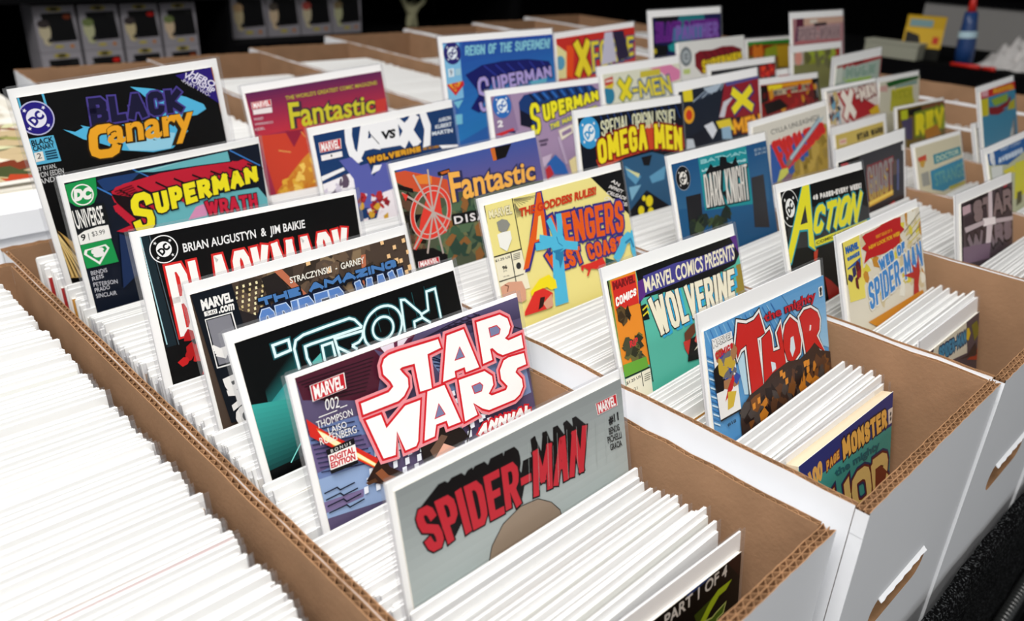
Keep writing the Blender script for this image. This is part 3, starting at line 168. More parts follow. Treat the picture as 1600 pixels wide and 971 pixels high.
[["l","88bce0",10,[55,121,158,339]],["l","3c78b8",10,[104,122,213,343]],["l","88bce0",10,[155,123,268,346]],["l","3c78b8",10,[205,123,324,349]],["l","88bce0",10,[257,124,382,353]],["l","3c78b8",10,[310,125,440,356]],["l","88bce0",10,[363,126,499,359]],["l","3c78b8",10,[417,127,559,363]],["l","88bce0",10,[471,127,620,367]],["l","3c78b8",10,[527,128,682,370]],["l","88bce0",10,[583,129,745,374]],["l","3c78b8",10,[640,130,809,378]],["l","88bce0",10,[698,131,874,382]],["l","3c78b8",10,[757,132,940,385]],["l","88bce0",10,[817,132,1007,389]],["l","3c78b8",10,[877,133,1075,393]],["g","5c9cd0","9cc8e4",[1028,107,1699,112,1748,690,1470,570]],["p","bcdcec",[375,375,478,352,509,584,471,651,424,636]],["l","3c80c0",10,[16,261,97,302]],["l","d0e8f4",10,[16,289,97,330]],["l","3c80c0",10,[16,317,97,359]],["l","d0e8f4",10,[16,345,97,387]],["l","3c80c0",10,[17,373,97,416]],["l","d0e8f4",10,[17,401,98,444]],["l","3c80c0",10,[17,429,98,473]],["l","d0e8f4",10,[17,458,98,502]],["l","3c80c0",10,[17,486,98,531]],["l","d0e8f4",10,[17,515,98,559]],["l","3c80c0",10,[17,543,98,588]],["l","d0e8f4",10,[17,572,98,617]],["l","3c80c0",10,[17,600,98,646]],["l","d0e8f4",10,[17,629,98,675]],["l","3c80c0",10,[17,658,98,704]],["l","d0e8f4",10,[17,686,99,734]],["t","the mighty","501018",[744,180,1552,186,1543,292,769,260],0.07,0,1],["t","the mighty","c42030",[749,182,1549,188,1537,287,775,258],0.025,0,1],["p","f0ece4",[1596,184,1662,184,1656,260,1595,257]],["d","202020",1629,208,20,20],["d","202020",1628,236,16,16],["l","181410",64,[417,158,521,191,622,190,692,162,744,307,690,313,638,312,668,708,623,734,507,730,496,320,420,331,375,376,368,285,417,158]],["l","181410",64,[699,335,811,305,830,350,836,466,939,474,912,351,970,304,1006,689,961,696,935,605,852,601,860,631,763,636,680,644,699,335]],["l","181410",64,[996,393,1037,328,1116,293,1214,359,1249,496,1220,573,1108,613,1027,576,988,474,996,393]],["l","181410",64,[1257,328,1332,296,1439,304,1540,361,1570,419,1550,488,1494,525,1615,676,1540,633,1455,566,1342,666,1315,643,1288,449,1257,328]],["l","f4f0ec",48,[417,158,521,191,622,190,692,162,744,307,690,313,638,312,668,708,623,734,507,730,496,320,420,331,375,376,368,285,417,158]],["l","f4f0ec",48,[699,335,811,305,830,350,836,466,939,474,912,351,970,304,1006,689,961,696,935,605,852,601,860,631,763,636,680,644,699,335]],["l","f4f0ec",48,[996,393,1037,328,1116,293,1214,359,1249,496,1220,573,1108,613,1027,576,988,474,996,393]],["l","f4f0ec",48,[1257,328,1332,296,1439,304,1540,361,1570,419,1550,488,1494,525,1615,676,1540,633,1455,566,1342,666,1315,643,1288,449,1257,328]],["l","2a0c0c",12,[417,158,521,191,622,190,692,162,744,307,690,313,638,312,668,708,623,734,507,730,496,320,420,331,375,376,368,285,417,158]],["l","2a0c0c",12,[699,335,811,305,830,350,836,466,939,474,912,351,970,304,1006,689,961,696,935,605,852,601,860,631,763,636,680,644,699,335]],["l","2a0c0c",12,[996,393,1037,328,1116,293,1214,359,1249,496,1220,573,1108,613,1027,576,988,474,996,393]],["l","2a0c0c",12,[1257,328,1332,296,1439,304,1540,361,1570,419,1550,488,1494,525,1615,676,1540,633,1455,566,1342,666,1315,643,1288,449,1257,328]],["p","cc2420",[417,158,521,191,622,190,692,162,744,307,690,313,638,312,668,708,623,734,507,730,496,320,420,331,375,376,368,285]],["p","cc2420",[699,335,811,305,830,350,836,466,939,474,912,351,970,304,1006,689,961,696,935,605,852,601,860,631,763,636,680,644]],["p","cc2420",[996,393,1037,328,1116,293,1214,359,1249,496,1220,573,1108,613,1027,576,988,474]],["p","cc2420",[1257,328,1332,296,1439,304,1540,361,1570,419,1550,488,1494,525,1615,676,1540,633,1455,566,1342,666,1315,643,1288,449]],["p","dce8ee",[1097,434,1141,432,1153,527,1100,575,1074,519]],["p","f4f0ec",[1403,417,1425,427,1411,459,1387,460]],["p","dce8ee",[791,520,849,544,855,587,797,597]],["p","3c2c26",[333,786,387,696,470,657,654,642,796,603,1025,587,1211,620,1355,595,1455,564,1538,646,1695,697,1753,759,1695,1087,334,974]],["n",["5c3c28","241a18","7c4c24","4c4440","cc8028"],[381,727,1659,710,1666,863,405,867],70,80,41],["p","e09030",[495,725,534,724,532,764,498,766]],["p","e09030",[563,707,602,706,600,746,566,748]],["p","e09030",[928,643,971,642,969,683,932,686]],["p","e09030",[962,695,1005,694,1003,736,965,738]],["p","e09030",[1251,653,1298,652,1296,695,1255,697]],["p","e09030",[1288,707,1335,706,1333,749,1292,751]],["p","e09030",[1296,658,1343,657,1342,701,1301,703]],["p","e09030",[891,618,933,617,931,658,894,660]],["p","f4f2ee",[88,177,328,185,348,709,100,699]],["p","f4f2ee",[83,521,329,554,341,710,97,701]],["l","1c1814",12,[97,703,345,711]],["p","101014",[73,369,158,338,207,503,162,527,80,520]],["n",["c8a838","3850a0","a87850","6c6c74"],[150,292,361,320,322,526,183,508],18,70,42],["p","c82428",[287,458,304,495,269,548,170,602,214,531]],["p","d8b840",[210,549,312,574,260,660,188,662]],["t","MARVEL","303030",[87,184,329,190,335,234,94,237],0.07,0,1],["t","MARVEL","f4f2ee",[88,186,326,192,331,229,97,235],0.03,0,1],["s","COMICS","c82028",[104,267,325,259,324,291,111,318],30,0,0,0,0,0],["t","#18","18344c",[159,742,269,748,272,771,168,767],0.03,0,1]]),
('thick comic with a navy top and cream edge, frontmost in the second box',1,(0.2432,0.0512,-0.0020),(0.0463,-0.0871,0.2230),[76,37,1677,2580,"40a098"],
[["p","28347c",[76,38,1677,32,1733,304,425,209,147,168]],["t","100","f0b860",[205,128,420,107,435,252,286,260],0.07,0,1],["s","PAGE","6c2c18",[480,151,690,142,702,203,492,227],24,0,0,0,8,0],["s","PAGE","e8a850",[480,151,690,142,702,203,492,227],24,0,0,0,0,0],["s","MONSTER","2c1c28",[717,89,1547,126,1587,276,759,244],44,0,0,0,12,0],["s","MONSTER","2c1c28",[717,89,1547,126,1587,276,759,244],44,0,0,0,0,0],["s","MONSTER","ecb454",[717,89,1547,126,1587,276,759,244],44,0,0,0,0,0],["p","e8dcd0",[1584,149,1681,156,1705,276,1606,271]],["d","404040",1640,196,16,16],["d","404040",1645,235,16,16],["t","the mighty","1c6874",[605,256,1430,328,1444,414,656,335],0.04,0,1],["s","THOR","203060",[154,354,1608,463,1701,759,280,741],90,0,0,0,32,1],["s","THOR","203060",[154,354,1608,463,1701,759,280,741],90,0,0,0,0,1],["s","THOR","6c2018",[154,354,1608,463,1701,759,280,741],90,0,0,0,16,1],["s","THOR","6c2018",[154,354,1608,463,1701,759,280,741],90,0,0,0,0,1],["s","THOR","f0d080",[154,354,1608,463,1701,759,280,741],90,0,0,0,0,1],["p","7c3018",[1366,527,1480,539,1607,630,1564,784,1384,714]]]),
('black comic with green shapes, standing frontmost in the nearest right-hand box',0,(0.0194,0.0489,-0.0196),(-0.0397,0.0096,0.1211),[45,114,1700,2580,"0a0908"],
[["p","2a1410",[1554,101,1704,96,1695,271,1615,174]],["p","283c70",[1208,114,1403,110,1413,125,1226,137]],["t","PART 1 OF 4","d8d4cc",[1024,137,1560,123,1580,200,1047,216],0.02,0.25,1],["p","3c4c10",[1285,293,1423,273,1512,259,1391,332,1325,390]],["p","a8c020",[1622,250,1493,248,1424,286,1341,367,1333,389,1370,412,1428,355,1505,295,1569,293]],["l","b8c46c",12,[1377,390,1450,408,1485,396,1576,377,1553,438,1498,445,1492,488,1381,445,1377,390]],["p","4c6c18",[1382,396,1455,415,1490,403,1567,382,1548,431,1493,438,1487,485,1385,448]]]),
('deep blue display comic with a pale blue headline above a lilac title',2,(0.4425,0.6087,0.1613),(-0.0575,0.0160,0.1858),[40,69,1700,2580,"2c60a8"],
[["g","24489c","2878b8",[313,65,1720,51,1693,692,101,1166]],["p","7cb8dc",[40,83,266,79,255,674,28,698]],["d","28246c",160,183,120,120],["d","28246c",160,183,110,110],["d","e4ecf4",160,183,66,66],["t","DC","28246c",[100,184,184,127,220,181,137,238],0.06,0,1],["p","e4ecf4",[234,257,224,252,216,259,217,248,208,243,218,241,221,230,226,240,237,238,230,247]],["p","e4ecf4",[87,257,91,247,84,238,95,240,100,230,102,241,113,243,103,248,105,259,97,252]],["p","e4ecf4",[87,109,97,113,105,106,103,117,113,122,102,125,100,135,95,126,84,127,91,119]],["p","e4ecf4",[234,109,230,119,237,127,226,126,221,135,218,125,208,122,217,117,216,106,224,113]],["p","d4e4ec",[77,346,159,343,153,432,74,434]],["p","a0c8d8",[176,354,250,350,246,423,172,424]],["t","9","303c58",[97,357,133,355,131,416,94,417],0,0,1],["p","c82c2c",[33,510,271,489,275,533,143,639]],["p","e8b030",[64,508,242,496,149,597]],["s","S","c82c2c",[94,506,211,503,170,575,133,576],18,0,0,0,0,0],["p","74bcd4",[103,706,244,692,160,784]],["p","74bcd4",[108,846,207,848,198,959,105,957]],["s","REIGN OF THE SUPERMEN!","84c4d4",[343,118,1663,113,1637,228,329,225],24,0,0,0,0,0],["p","161a60",[310,429,558,342,888,319,1262,327,1614,379,1656,506,697,523,458,867,339,804,487,650]],["l","2c3894",16,[589,349,768,481]],["l","2c3894",16,[758,350,922,479]],["l","2c3894",16,[931,352,1079,478]],["l","2c3894",16,[1107,353,1238,476]],["l","2c3894",16,[1287,354,1401,475]],["l","2c3894",16,[1471,356,1568,473]],["s","S","100c30",[457,482,646,460,624,849,458,867],44,0,0,0,10,0],["s","S","a898d0",[457,482,646,460,624,849,458,867],44,0,0,0,0,0],["s","UPERMAN","100c30",[677,473,1637,437,1647,557,693,665],38,0,0,0,10,0],["s","UPERMAN","a898d0",[677,473,1637,437,1647,557,693,665],38,0,0,0,0,0],["p","58a8c0",[1268,587,1558,570,1534,625,1298,641]]]),
('mauve display comic with a yellow title and blue sides, before the deep blue comic',2,(0.4352,0.5221,0.1179),(-0.0493,0.0068,0.2442),[47,65,1697,2580,"a088a8"],
[["p","8c7498",[47,68,323,66,380,454,36,477]],["d","2c68b4",191,172,130,130],["d","e8f0f4",191,172,72,72],["t","DC","2c68b4",[126,174,216,112,256,170,166,232],0.06,0,1],["p","e8f0f4",[271,252,260,247,252,255,253,243,242,237,254,235,257,223,262,234,274,232,266,241]],["p","e8f0f4",[111,252,116,241,108,232,120,234,126,223,128,235,140,237,130,243,131,255,122,247]],["p","e8f0f4",[111,92,122,97,131,89,130,101,140,107,128,109,126,121,120,110,108,112,116,103]],["p","e8f0f4",[271,92,266,103,274,112,262,110,257,121,254,109,242,107,253,101,252,89,260,97]],["t","2","e8e4e8",[99,317,179,318,170,390,92,389],0.05,0,1],["p","c82c34",[47,457,311,418,321,447,138,479]],["p","1c2c5c",[202,449,336,449,330,481]],["p","183870",[427,161,513,93,747,76,1202,60,1574,80,1679,149,1249,196,774,207,612,347,721,450,652,487,483,377,428,249]],["p","0c1028",[430,238,584,321,594,457,418,403]],["l","0c1028",22,[590,89,684,181]],["l","2c68b8",24,[652,89,747,176]],["l","0c1028",22,[727,88,811,176]],["l","2c68b8",24,[789,88,875,171]],["l","0c1028",22,[866,87,940,170]],["l","2c68b8",24,[929,88,1005,165]],["l","0c1028",22,[1007,87,1071,164]],["l","2c68b8",24,[1072,87,1137,159]],["l","0c1028",22,[1151,86,1204,159]],["l","2c68b8",24,[1218,86,1272,153]],["l","0c1028",22,[1299,85,1340,153]],["l","2c68b8",24,[1366,86,1409,148]],["l","0c1028",22,[1449,85,1478,147]],["l","2c68b8",24,[1518,85,1548,142]],["s","S","10101c",[562,191,730,186,710,522,559,532],50,0,0,0,10,0],["s","S","eae028",[562,191,730,186,710,522,559,532],50,0,0,0,0,0],["s","UPERMAN","10101c",[752,199,1673,156,1676,238,757,420],46,0,0,0,10,0],["s","UPERMAN","eae028",[752,199,1673,156,1676,238,757,420],46,0,0,0,0,0],["s","THE MAN OF STEEL","20508c",[842,441,1649,304,1651,343,843,510],22,0,0,0,8,0],["s","THE MAN OF STEEL","20508c",[842,441,1649,304,1651,343,843,510],22,0,0,0,0,0],["s","THE MAN OF STEEL","dcd034",[842,441,1649,304,1651,343,843,510],18,0,0,0,0,0],["p","e4dcc8",[968,525,1208,478,1203,571,1000,640]],["p","8c7498",[1013,554,1169,514,1179,562,1023,596]],["l","50405c",20,[657,607,794,602]],["l","50405c",20,[667,648,771,645]],["p","2c64b0",[737,866,880,782,1011,906,1060,1033,768,988]],["p","c8b4cc",[669,787,834,763,792,827,683,905]],["l","b8a4c0",40,[1044,911,958,594]],["p","e8d8a0",[1082,881,1207,839,1214,1033,1110,1041]],["p","c03038",[701,924,774,886,826,992,715,1049]]]),
('black display comic with an arched yellow title over an orange arch',2,(0.4434,0.4069,0.1168),(-0.0285,-0.0087,0.2591),[42,77,1700,2580,"0a0e1c"],
[["l","1c3870",16,[365,80,426,219]],["l","1c3870",16,[466,80,529,220]],["l","1c3870",16,[569,81,633,222]],["l","1c3870",16,[674,82,739,224]],["l","1c3870",16,[780,82,847,226]],["l","1c3870",16,[888,83,956,228]],["l","1c3870",16,[998,84,1068,229]],["l","1c3870",16,[1109,84,1181,231]],["l","1c3870",16,[1223,85,1296,233]],["l","1c3870",16,[1338,86,1413,235]],["l","1c3870",16,[1456,86,1532,237]],["l","1c3870",16,[1575,87,1653,239]],["p","c84424",[243,504,623,294,1157,242,1683,399,1688,563,1122,507,674,534,286,618]],["d","3494cc",180,229,155,155],["d","e8f0f4",180,229,85,85],["t","DC","3494cc",[103,231,210,157,258,226,150,300],0.06,0,1],["p","e8f0f4",[276,324,263,318,252,328,254,314,241,307,255,304,258,290,265,302,279,301,270,311]],["p","e8f0f4",[85,324,91,311,81,301,95,302,102,290,105,304,119,307,107,314,108,328,98,318]],["p","e8f0f4",[85,133,98,139,108,130,107,144,119,151,105,154,102,167,95,155,81,157,91,146]],["p","e8f0f4",[276,133,270,146,279,157,265,155,258,167,255,154,241,151,254,144,252,130,263,139]],["s","SPECIAL ORIGIN ISSUE!","dcdcb8",[353,138,1565,132,1552,312,351,290],22,20,20,0,0,0],["s","OMEGA MEN","7c1410",[265,327,1670,346,1654,596,266,561],64,100,80,0,20,0],["s","OMEGA MEN","7c1410",[265,327,1670,346,1654,596,266,561],64,100,80,0,0,0],["s","OMEGA MEN","f0dc24",[265,327,1670,346,1654,596,266,561],60,100,80,0,0,0],["p","2c587c",[628,556,1118,535,1389,613,1409,1226,679,1126]],["p","5c98bc",[663,616,906,763,807,834,690,731]],["p","5c98bc",[1039,783,1329,708,1287,848,1075,860]],["p","d8d8a0",[659,643,888,732,860,770]],["p","0c0c14",[661,1095,976,917,1368,1159,1350,1306,671,1182]],["p","0c0c14",[932,568,1114,563,1054,670,965,657]],["p","7cb0cc",[696,845,895,847,719,990]],["d","ecd820",1005,1038,60,60],["d","ecd820",859,1115,50,50],["d","ecd820",1013,1156,50,50],["d","ecd820",920,995,30,30]]),
('dark blue display comic with a teal panel of tall narrow letters',2,(0.4438,0.2946,0.0966),(0.0065,-0.0051,0.3402),[36,80,1686,2580,"1c5480"],
[["g","1c5080","2c6088",[36,71,1686,88,1605,687,9,479]],["p","1c8c94",[456,73,1294,83,1281,660,451,570]],["p","1c1c20",[182,394,421,403,378,798,159,752]],["p","2c2c30",[1313,403,1552,405,1538,950,1256,892]],["d","b8bcc0",184,225,110,110],["d","101014",184,225,106,106],["d","e8e4dc",184,225,58,58],["t","DC","101014",[131,227,204,176,237,224,163,274],0.06,0,1],["p","e8e4dc",[249,290,240,286,233,293,234,283,226,278,235,276,237,267,242,275,252,274,245,282]],["p","e8e4dc",[119,290,123,282,116,274,126,275,130,267,132,276,142,278,134,283,135,293,127,286]],["p","e8e4dc",[119,160,127,164,135,157,134,167,142,172,132,174,130,183,126,175,116,176,123,169]],["p","e8e4dc",[249,160,245,169,252,176,242,175,237,183,235,174,226,172,234,167,233,157,240,164]],["s","BATMAN","8cc8cc",[483,105,1281,122,1278,160,481,146],12,0,0,0,0,0],["s","LEGENDS OF THE","a4d4d8",[482,194,1264,202,1259,232,484,216],14,0,0,0,0,0],["p","0a0c10",[537,237,645,162,680,201,786,200,812,128,852,126,918,139,921,186,1001,215,1089,151,1095,221,1122,242,833,258,783,453,881,436,822,545,674,283]],["s","DARK KNIGHT","0e1c24",[504,250,1274,260,1251,610,484,555],34,0,0,0,10,0],["s","DARK KNIGHT","0e1c24",[504,250,1274,260,1251,610,484,555],34,0,0,0,0,0],["s","DARK KNIGHT","dcd8d0",[494,245,1264,254,1240,608,474,549],28,0,0,0,0,0],["t","$3.95 US","b8ccd8",[1432,134,1655,140,1654,170,1434,165],0,0,1],["t","$5.00 CAN","b8ccd8",[1435,176,1652,179,1652,206,1438,205],0,0,1],["n",["283420","3c4c30","1c2824"],[155,600,827,652,851,844,186,732],14,90,51]]),
('black display comic with slanting yellow letters led by a tall initial',2,(0.4442,0.1884,0.0964),(0.0241,-0.0477,0.3728),[42,69,1700,2580,"0a0a0b"],
[["p","303234",[77,381,341,183,1083,203,1675,429,1795,559,1082,604,575,599,64,538]],["p","0a0a0b",[533,71,1708,72,1702,378,1568,341,531,259]],["d","d0d0cc",169,214,155,155],["d","0a0a0b",169,214,145,145],["d","0a0a0b",169,214,140,140],["d","f0f0ec",169,214,77,77],["t","DC","0a0a0b",[99,216,196,149,239,212,141,278],0.06,0,1],["p","f0f0ec",[255,300,243,294,234,303,235,290,224,284,236,281,239,269,245,280,258,279,250,288]],["p","f0f0ec",[83,300,88,288,79,279,92,280,98,269,101,281,113,284,102,290,104,303,94,294]],["p","f0f0ec",[83,128,94,133,104,124,102,137,113,143,101,146,98,158,92,147,79,149,88,139]],["p","f0f0ec",[255,128,250,139,258,149,245,147,239,158,236,146,224,143,235,137,234,124,243,133]],["s","48 PAGES-EVERY WEEK!","e4e0dc",[586,168,1605,187,1595,240,585,211],20,0,0,0,0,0],["l","2c98a4",34,[428,66,550,65,502,536,511,629,402,568,425,432,271,414,56,648,-44,676,-55,658,428,66]],["p","e8e02c",[428,66,550,65,502,536,511,629,402,568,425,432,271,414,56,648,-44,676,-55,658]],["p","303234",[432,229,433,376,301,375]],["s","CTION","2c98a4",[618,273,1626,262,1399,532,482,483],60,0,0,0,14,0],["s","CTION","2c98a4",[618,273,1626,262,1399,532,482,483],60,0,0,0,0,0],["s","CTION","e8e02c",[618,273,1626,262,1399,532,482,483],60,0,0,0,0,0],["p","2c98a4",[510,542,1757,534,1748,561,1389,567,969,575,938,613,499,606]],["p","e8e02c",[518,543,1618,540,1604,584,940,605,511,596]],["t","COMICS WEEKLY","2c3c1c",[532,558,1393,554,1381,592,534,583],0.03,0,1],["p","c84028",[467,637,554,625,504,720,453,710]],["p","a02820",[606,874,717,936,900,1074,626,1091]]]),
('display comic with a red starburst over a sky-blue title on cream',2,(0.4440,0.1314,0.0698),(0.0239,-0.0199,0.3377),[65,70,1700,2580,"e4dcc8"],
[["p","1c1c18",[56,59,82,59,111,408,75,407]],["p","ecdc64",[78,60,382,68,415,482,93,442]],["n",["e0d048","f0ecdc","d8c8a0","c88c30"],[440,73,1705,93,1690,756,388,669],70,90,61],["p","ecdc64",[78,60,382,68,389,588,101,554]],["l","807c68",10,[1302,228,1724,115]],["l","d8c83c",10,[1329,267,1709,174]],["l","807c68",10,[1355,307,1695,234]],["l","d8c83c",10,[1382,348,1681,293]],["l","807c68",10,[1408,388,1666,353]],["l","d8c83c",10,[1435,429,1652,413]],["l","807c68",10,[1463,470,1637,472]],["l","d8c83c",10,[1490,512,1623,532]],["l","807c68",10,[1518,553,1608,592]],["l","d8c83c",10,[1545,595,1594,652]],["p","c01c20",[494,84,667,86,1018,63,1250,81,1232,154,1308,203,1203,225,1175,296,997,318,790,315,712,307,538,293,418,314,487,226,403,184,493,163,434,96]],["t","FIRST ISSUE OF A","e89c20",[694,136,1041,141,1042,170,695,164],0.03,0,1],["t","NEW LOOK FOR WEB!","e8b020",[534,192,1200,195,1199,233,536,224],0.05,0,1],["t","MARVEL","2c68b0",[105,109,352,114,348,172,111,168],0.08,0,1],["s","COMICS","2c68b0",[117,200,355,189,355,229,129,226],24,0,0,0,0,0],["p","2c58a0",[106,282,360,246,349,306,222,286,113,292]],["n",["2c2c5c","601c20","902428"],[152,277,328,302,326,460,149,433],8,60,62],["s","WEB OF","f0ece0",[683,341,1284,302,1286,388,716,456],50,0,0,0,10,0],["s","WEB OF","3c88cc",[683,341,1284,302,1286,388,716,456],50,0,0,0,0,0],["s","SPIDER-MAN","f0ece0",[433,486,1662,370,1666,605,435,714],75,0,0,0,12,0],["s","SPIDER-MAN","3c88cc",[433,486,1662,370,1666,605,435,714],75,0,0,0,0,0],["p","b8302c",[1344,427,1407,546,1489,592,1565,475,1573,638,1510,749,1507,1011,1329,963,1423,674,1191,593,1415,610]],["p","d8902c",[384,793,1599,820,1637,891,542,874]]]),
('comic with blue letters on cream, frontmost in its box behind white comic tops',2,(0.4451,0.0527,0.0097),(0.0609,-0.0914,0.2349),[45,128,1700,2580,"4c4450"],
[["p","e0dcc8",[331,117,1265,124,1343,420,858,357,273,206]],["s","SPIDER-MAN","1c3c5c",[445,156,1269,202,1301,312,500,281],50,0,0,0,14,0],["s","SPIDER-MAN","1c3c5c",[445,156,1269,202,1301,312,500,281],50,0,0,0,0,0],["s","SPIDER-MAN","3c90b8",[445,156,1269,202,1301,312,500,281],50,0,0,0,0,0],["p","787418",[1445,194,1628,191,1752,332,1570,365]],["p","e0c020",[1288,189,1356,198,1424,262,1356,314,1289,285]],["p","b83c1c",[1704,448,1826,452,1887,622,1343,482,1433,480,1649,523]],["p","281c20",[1336,443,1622,390,1696,522,1072,412]]]),
('red display comic with yellow block letters, right behind the deep blue comic',3,(0.6577,0.6363,0.1518),(0.0261,0.0446,0.1468),[20,69,1700,2580,"c83028"],
[["p","e8e0a0",[-12,122,210,254,176,583,-61,566]],["d","5ca0c0",75,377,90,90],["p","e85020",[218,173,370,189,307,600,178,556]],["s","X","7c2018",[353,132,713,140,718,610,352,592],120,0,0,0,20,0],["s","X","7c2018",[353,132,713,140,718,610,352,592],120,0,0,0,0,0],["s","X","f0dc30",[353,132,713,140,718,610,352,592],110,0,0,0,0,0],["s","FORCE","2c4c80",[710,173,1682,200,1666,458,719,596],60,0,0,0,20,0],["s","FORCE","2c4c80",[710,173,1682,200,1666,458,719,596],60,0,0,0,0,0],["s","FORCE","e8d838",[711,168,1683,194,1667,443,720,582],50,0,0,0,0,0],["p","c8c8dc",[1022,85,1190,86,1259,486,916,504]],["p","2c2440",[1190,86,1436,94,1563,461,1308,492]]]),
('pale grey display comic with a pink blot and yellow letters',3,(0.6575,0.5603,0.1203),(-0.0138,0.0188,0.2634),[84,102,1690,2580,"d8d8c4"],
[["p","d880a8",[1030,113,1489,100,1711,204,1669,312,1475,334,1289,192]],["p","c8b83c",[828,135,1252,134,1250,215,815,213]],["p","c04438",[108,162,274,140,267,236,103,245]],["p","e8d8d0",[125,183,257,177,258,197,127,203]],["d","2c7c9c",159,366,110,110],["p","d8c030",[73,263,292,218,236,294]],["s","X","4c6c48",[339,196,649,178,600,457,379,459],90,0,0,0,14,0],["s","X","4c6c48",[339,196,649,178,600,457,379,459],90,0,0,0,0,0],["s","X","e4d42c",[339,196,649,178,600,457,379,459],84,0,0,0,0,0],["s","-MEN","34588c",[614,251,1433,234,1490,486,622,460],50,0,0,0,18,0],["s","-MEN","34588c",[614,251,1433,234,1490,486,622,460],50,0,0,0,0,0],["s","-MEN","e0d034",[614,251,1433,234,1490,486,622,460],46,0,0,0,0,0]]),
('dark display comic with a yellow cross-shaped letter on a crimson panel',3,(0.6572,0.4427,0.1182),(-0.0410,0.0390,0.2447),[56,104,1690,2580,"18202e"],
[["l","98a8b8",16,[310,251,671,119]],["l","404c60",16,[370,244,707,113]],["l","404c60",16,[431,236,743,107]],["l","98a8b8",16,[492,229,779,101]],["l","404c60",16,[553,222,816,95]],["l","404c60",16,[615,214,852,89]],["l","98a8b8",16,[677,207,889,83]],["l","404c60",16,[740,199,925,77]],["l","404c60",16,[803,192,962,71]],["l","98a8b8",16,[867,184,999,65]],["l","404c60",16,[931,176,1037,58]],["l","404c60",16,[996,169,1074,52]],["l","98a8b8",16,[1061,161,1112,46]],["l","404c60",16,[1126,153,1149,40]],["p","a8b8c8",[523,118,926,105,787,188,638,194]],["p","e0cc28",[132,103,310,100,312,239,138,228]],["d","e0a020",215,390,100,100],["d","c83820",215,390,60,60],["p","8c1c28",[963,102,1722,96,1731,607,798,513]],["p","504c88",[964,97,1708,87,1713,136,1002,154]],["p","c8c8d0",[799,500,911,331,1148,282,972,392,911,516]],["s","X","342c70",[1088,201,1561,213,1575,529,1074,499],110,0,0,0,20,0],["s","X","342c70",[1088,201,1561,213,1575,529,1074,499],110,0,0,0,0,0],["s","X","ecdc28",[1075,194,1547,206,1561,522,1061,492],104,0,0,0,0,0],["s","MEN","7c3014",[1065,578,1694,573,1680,795,1073,742],50,0,0,0,16,0],["s","MEN","7c3014",[1065,578,1694,573,1680,795,1073,742],50,0,0,0,0,0],["s","MEN","f0a828",[1065,578,1694,573,1680,795,1073,742],50,0,0,0,0,0],["p","e0c838",[727,542,1022,545,1096,705,783,629]],["p","90b0c8",[827,636,1011,638,1037,804,833,771]],["p","d8dce4",[482,557,661,532,735,649,634,739]],["p","141824",[87,650,521,589,587,757,110,782]],["p","c0c8d0",[127,657,251,677,279,785,110,782]]]),
('cream display comic with a silver sword laid across red letters',3,(0.6574,0.3391,0.0925),(-0.0106,0.0392,0.2375),[45,58,1700,2580,"d8d4c8"],
[["p","a88c38",[873,623,1654,260,1728,322,1703,1042,371,767]],["p","2c58a0",[375,305,1294,291,1428,500,815,735,371,767]],["n",["8c7428","b89c48","988038"],[1018,626,1672,364,1693,804,813,759],20,120,71],["t","CYLLA UNLEASHED?","505050",[402,147,1508,132,1509,194,419,202],0,0,1],["s","EXCALIBUR","d83028",[399,286,1601,265,1647,347,655,679],90,0,0,0,15,0],["s","EXCALIBUR","b82024",[399,286,1601,265,1647,347,655,679],90,0,0,0,0,0],["s","EXCALIBUR","c82828",[399,286,1601,265,1647,347,655,679],90,0,0,0,0,0],["l","7c98a8",70,[797,548,1529,191]],["l","b8ccd4",30,[797,548,1529,191]],["p","a8c0c8",[1451,216,1634,170,1552,232]],["p","8c6c60",[763,529,853,582,730,632,687,588]],["p","c8cc5c",[486,754,568,625,730,632,747,697,603,741]],["p","806070",[576,772,724,692,838,739,760,810]]]),
('charcoal display comic with tall grey letters glowing gold at their feet',3,(0.6576,0.2382,0.0827),(-0.0055,0.0109,0.2566),[26,126,1626,2580,"34343a"],
[["p","0e0c0e",[26,111,491,114,510,199,16,173]],["p","c02028",[75,151,226,154,270,188,107,188]],["p","241a1e",[677,713,1689,754,1677,1072,664,924]],["p","5c4c48",[659,250,1493,320,1512,477,669,470]],["s","GHOST","7c3038",[657,281,1340,274,1335,655,714,678],70,0,0,0,20,0],["s","GHOST","b89c50",[657,281,1340,274,1335,655,714,678],70,0,0,0,0,0],["s","GHOST","8c8484",[657,281,1340,274,1338,579,709,582],55,0,0,0,0,0],["l","e0a83c",60,[702,687,1322,664]],["l","f0d060",30,[702,681,1322,658]],["l","58608c",50,[1467,316,1452,666]],["p","c82424",[1187,792,1343,767,1418,827,1287,845]],["p","d8d8d8",[1568,167,1640,166,1637,237,1566,232]]]),
('dark display comic with a white flare between two blurred grey title lines',3,(0.6579,0.1171,0.0661),(0.0037,-0.0347,0.2894),[99,91,1672,2580,"50444a"],
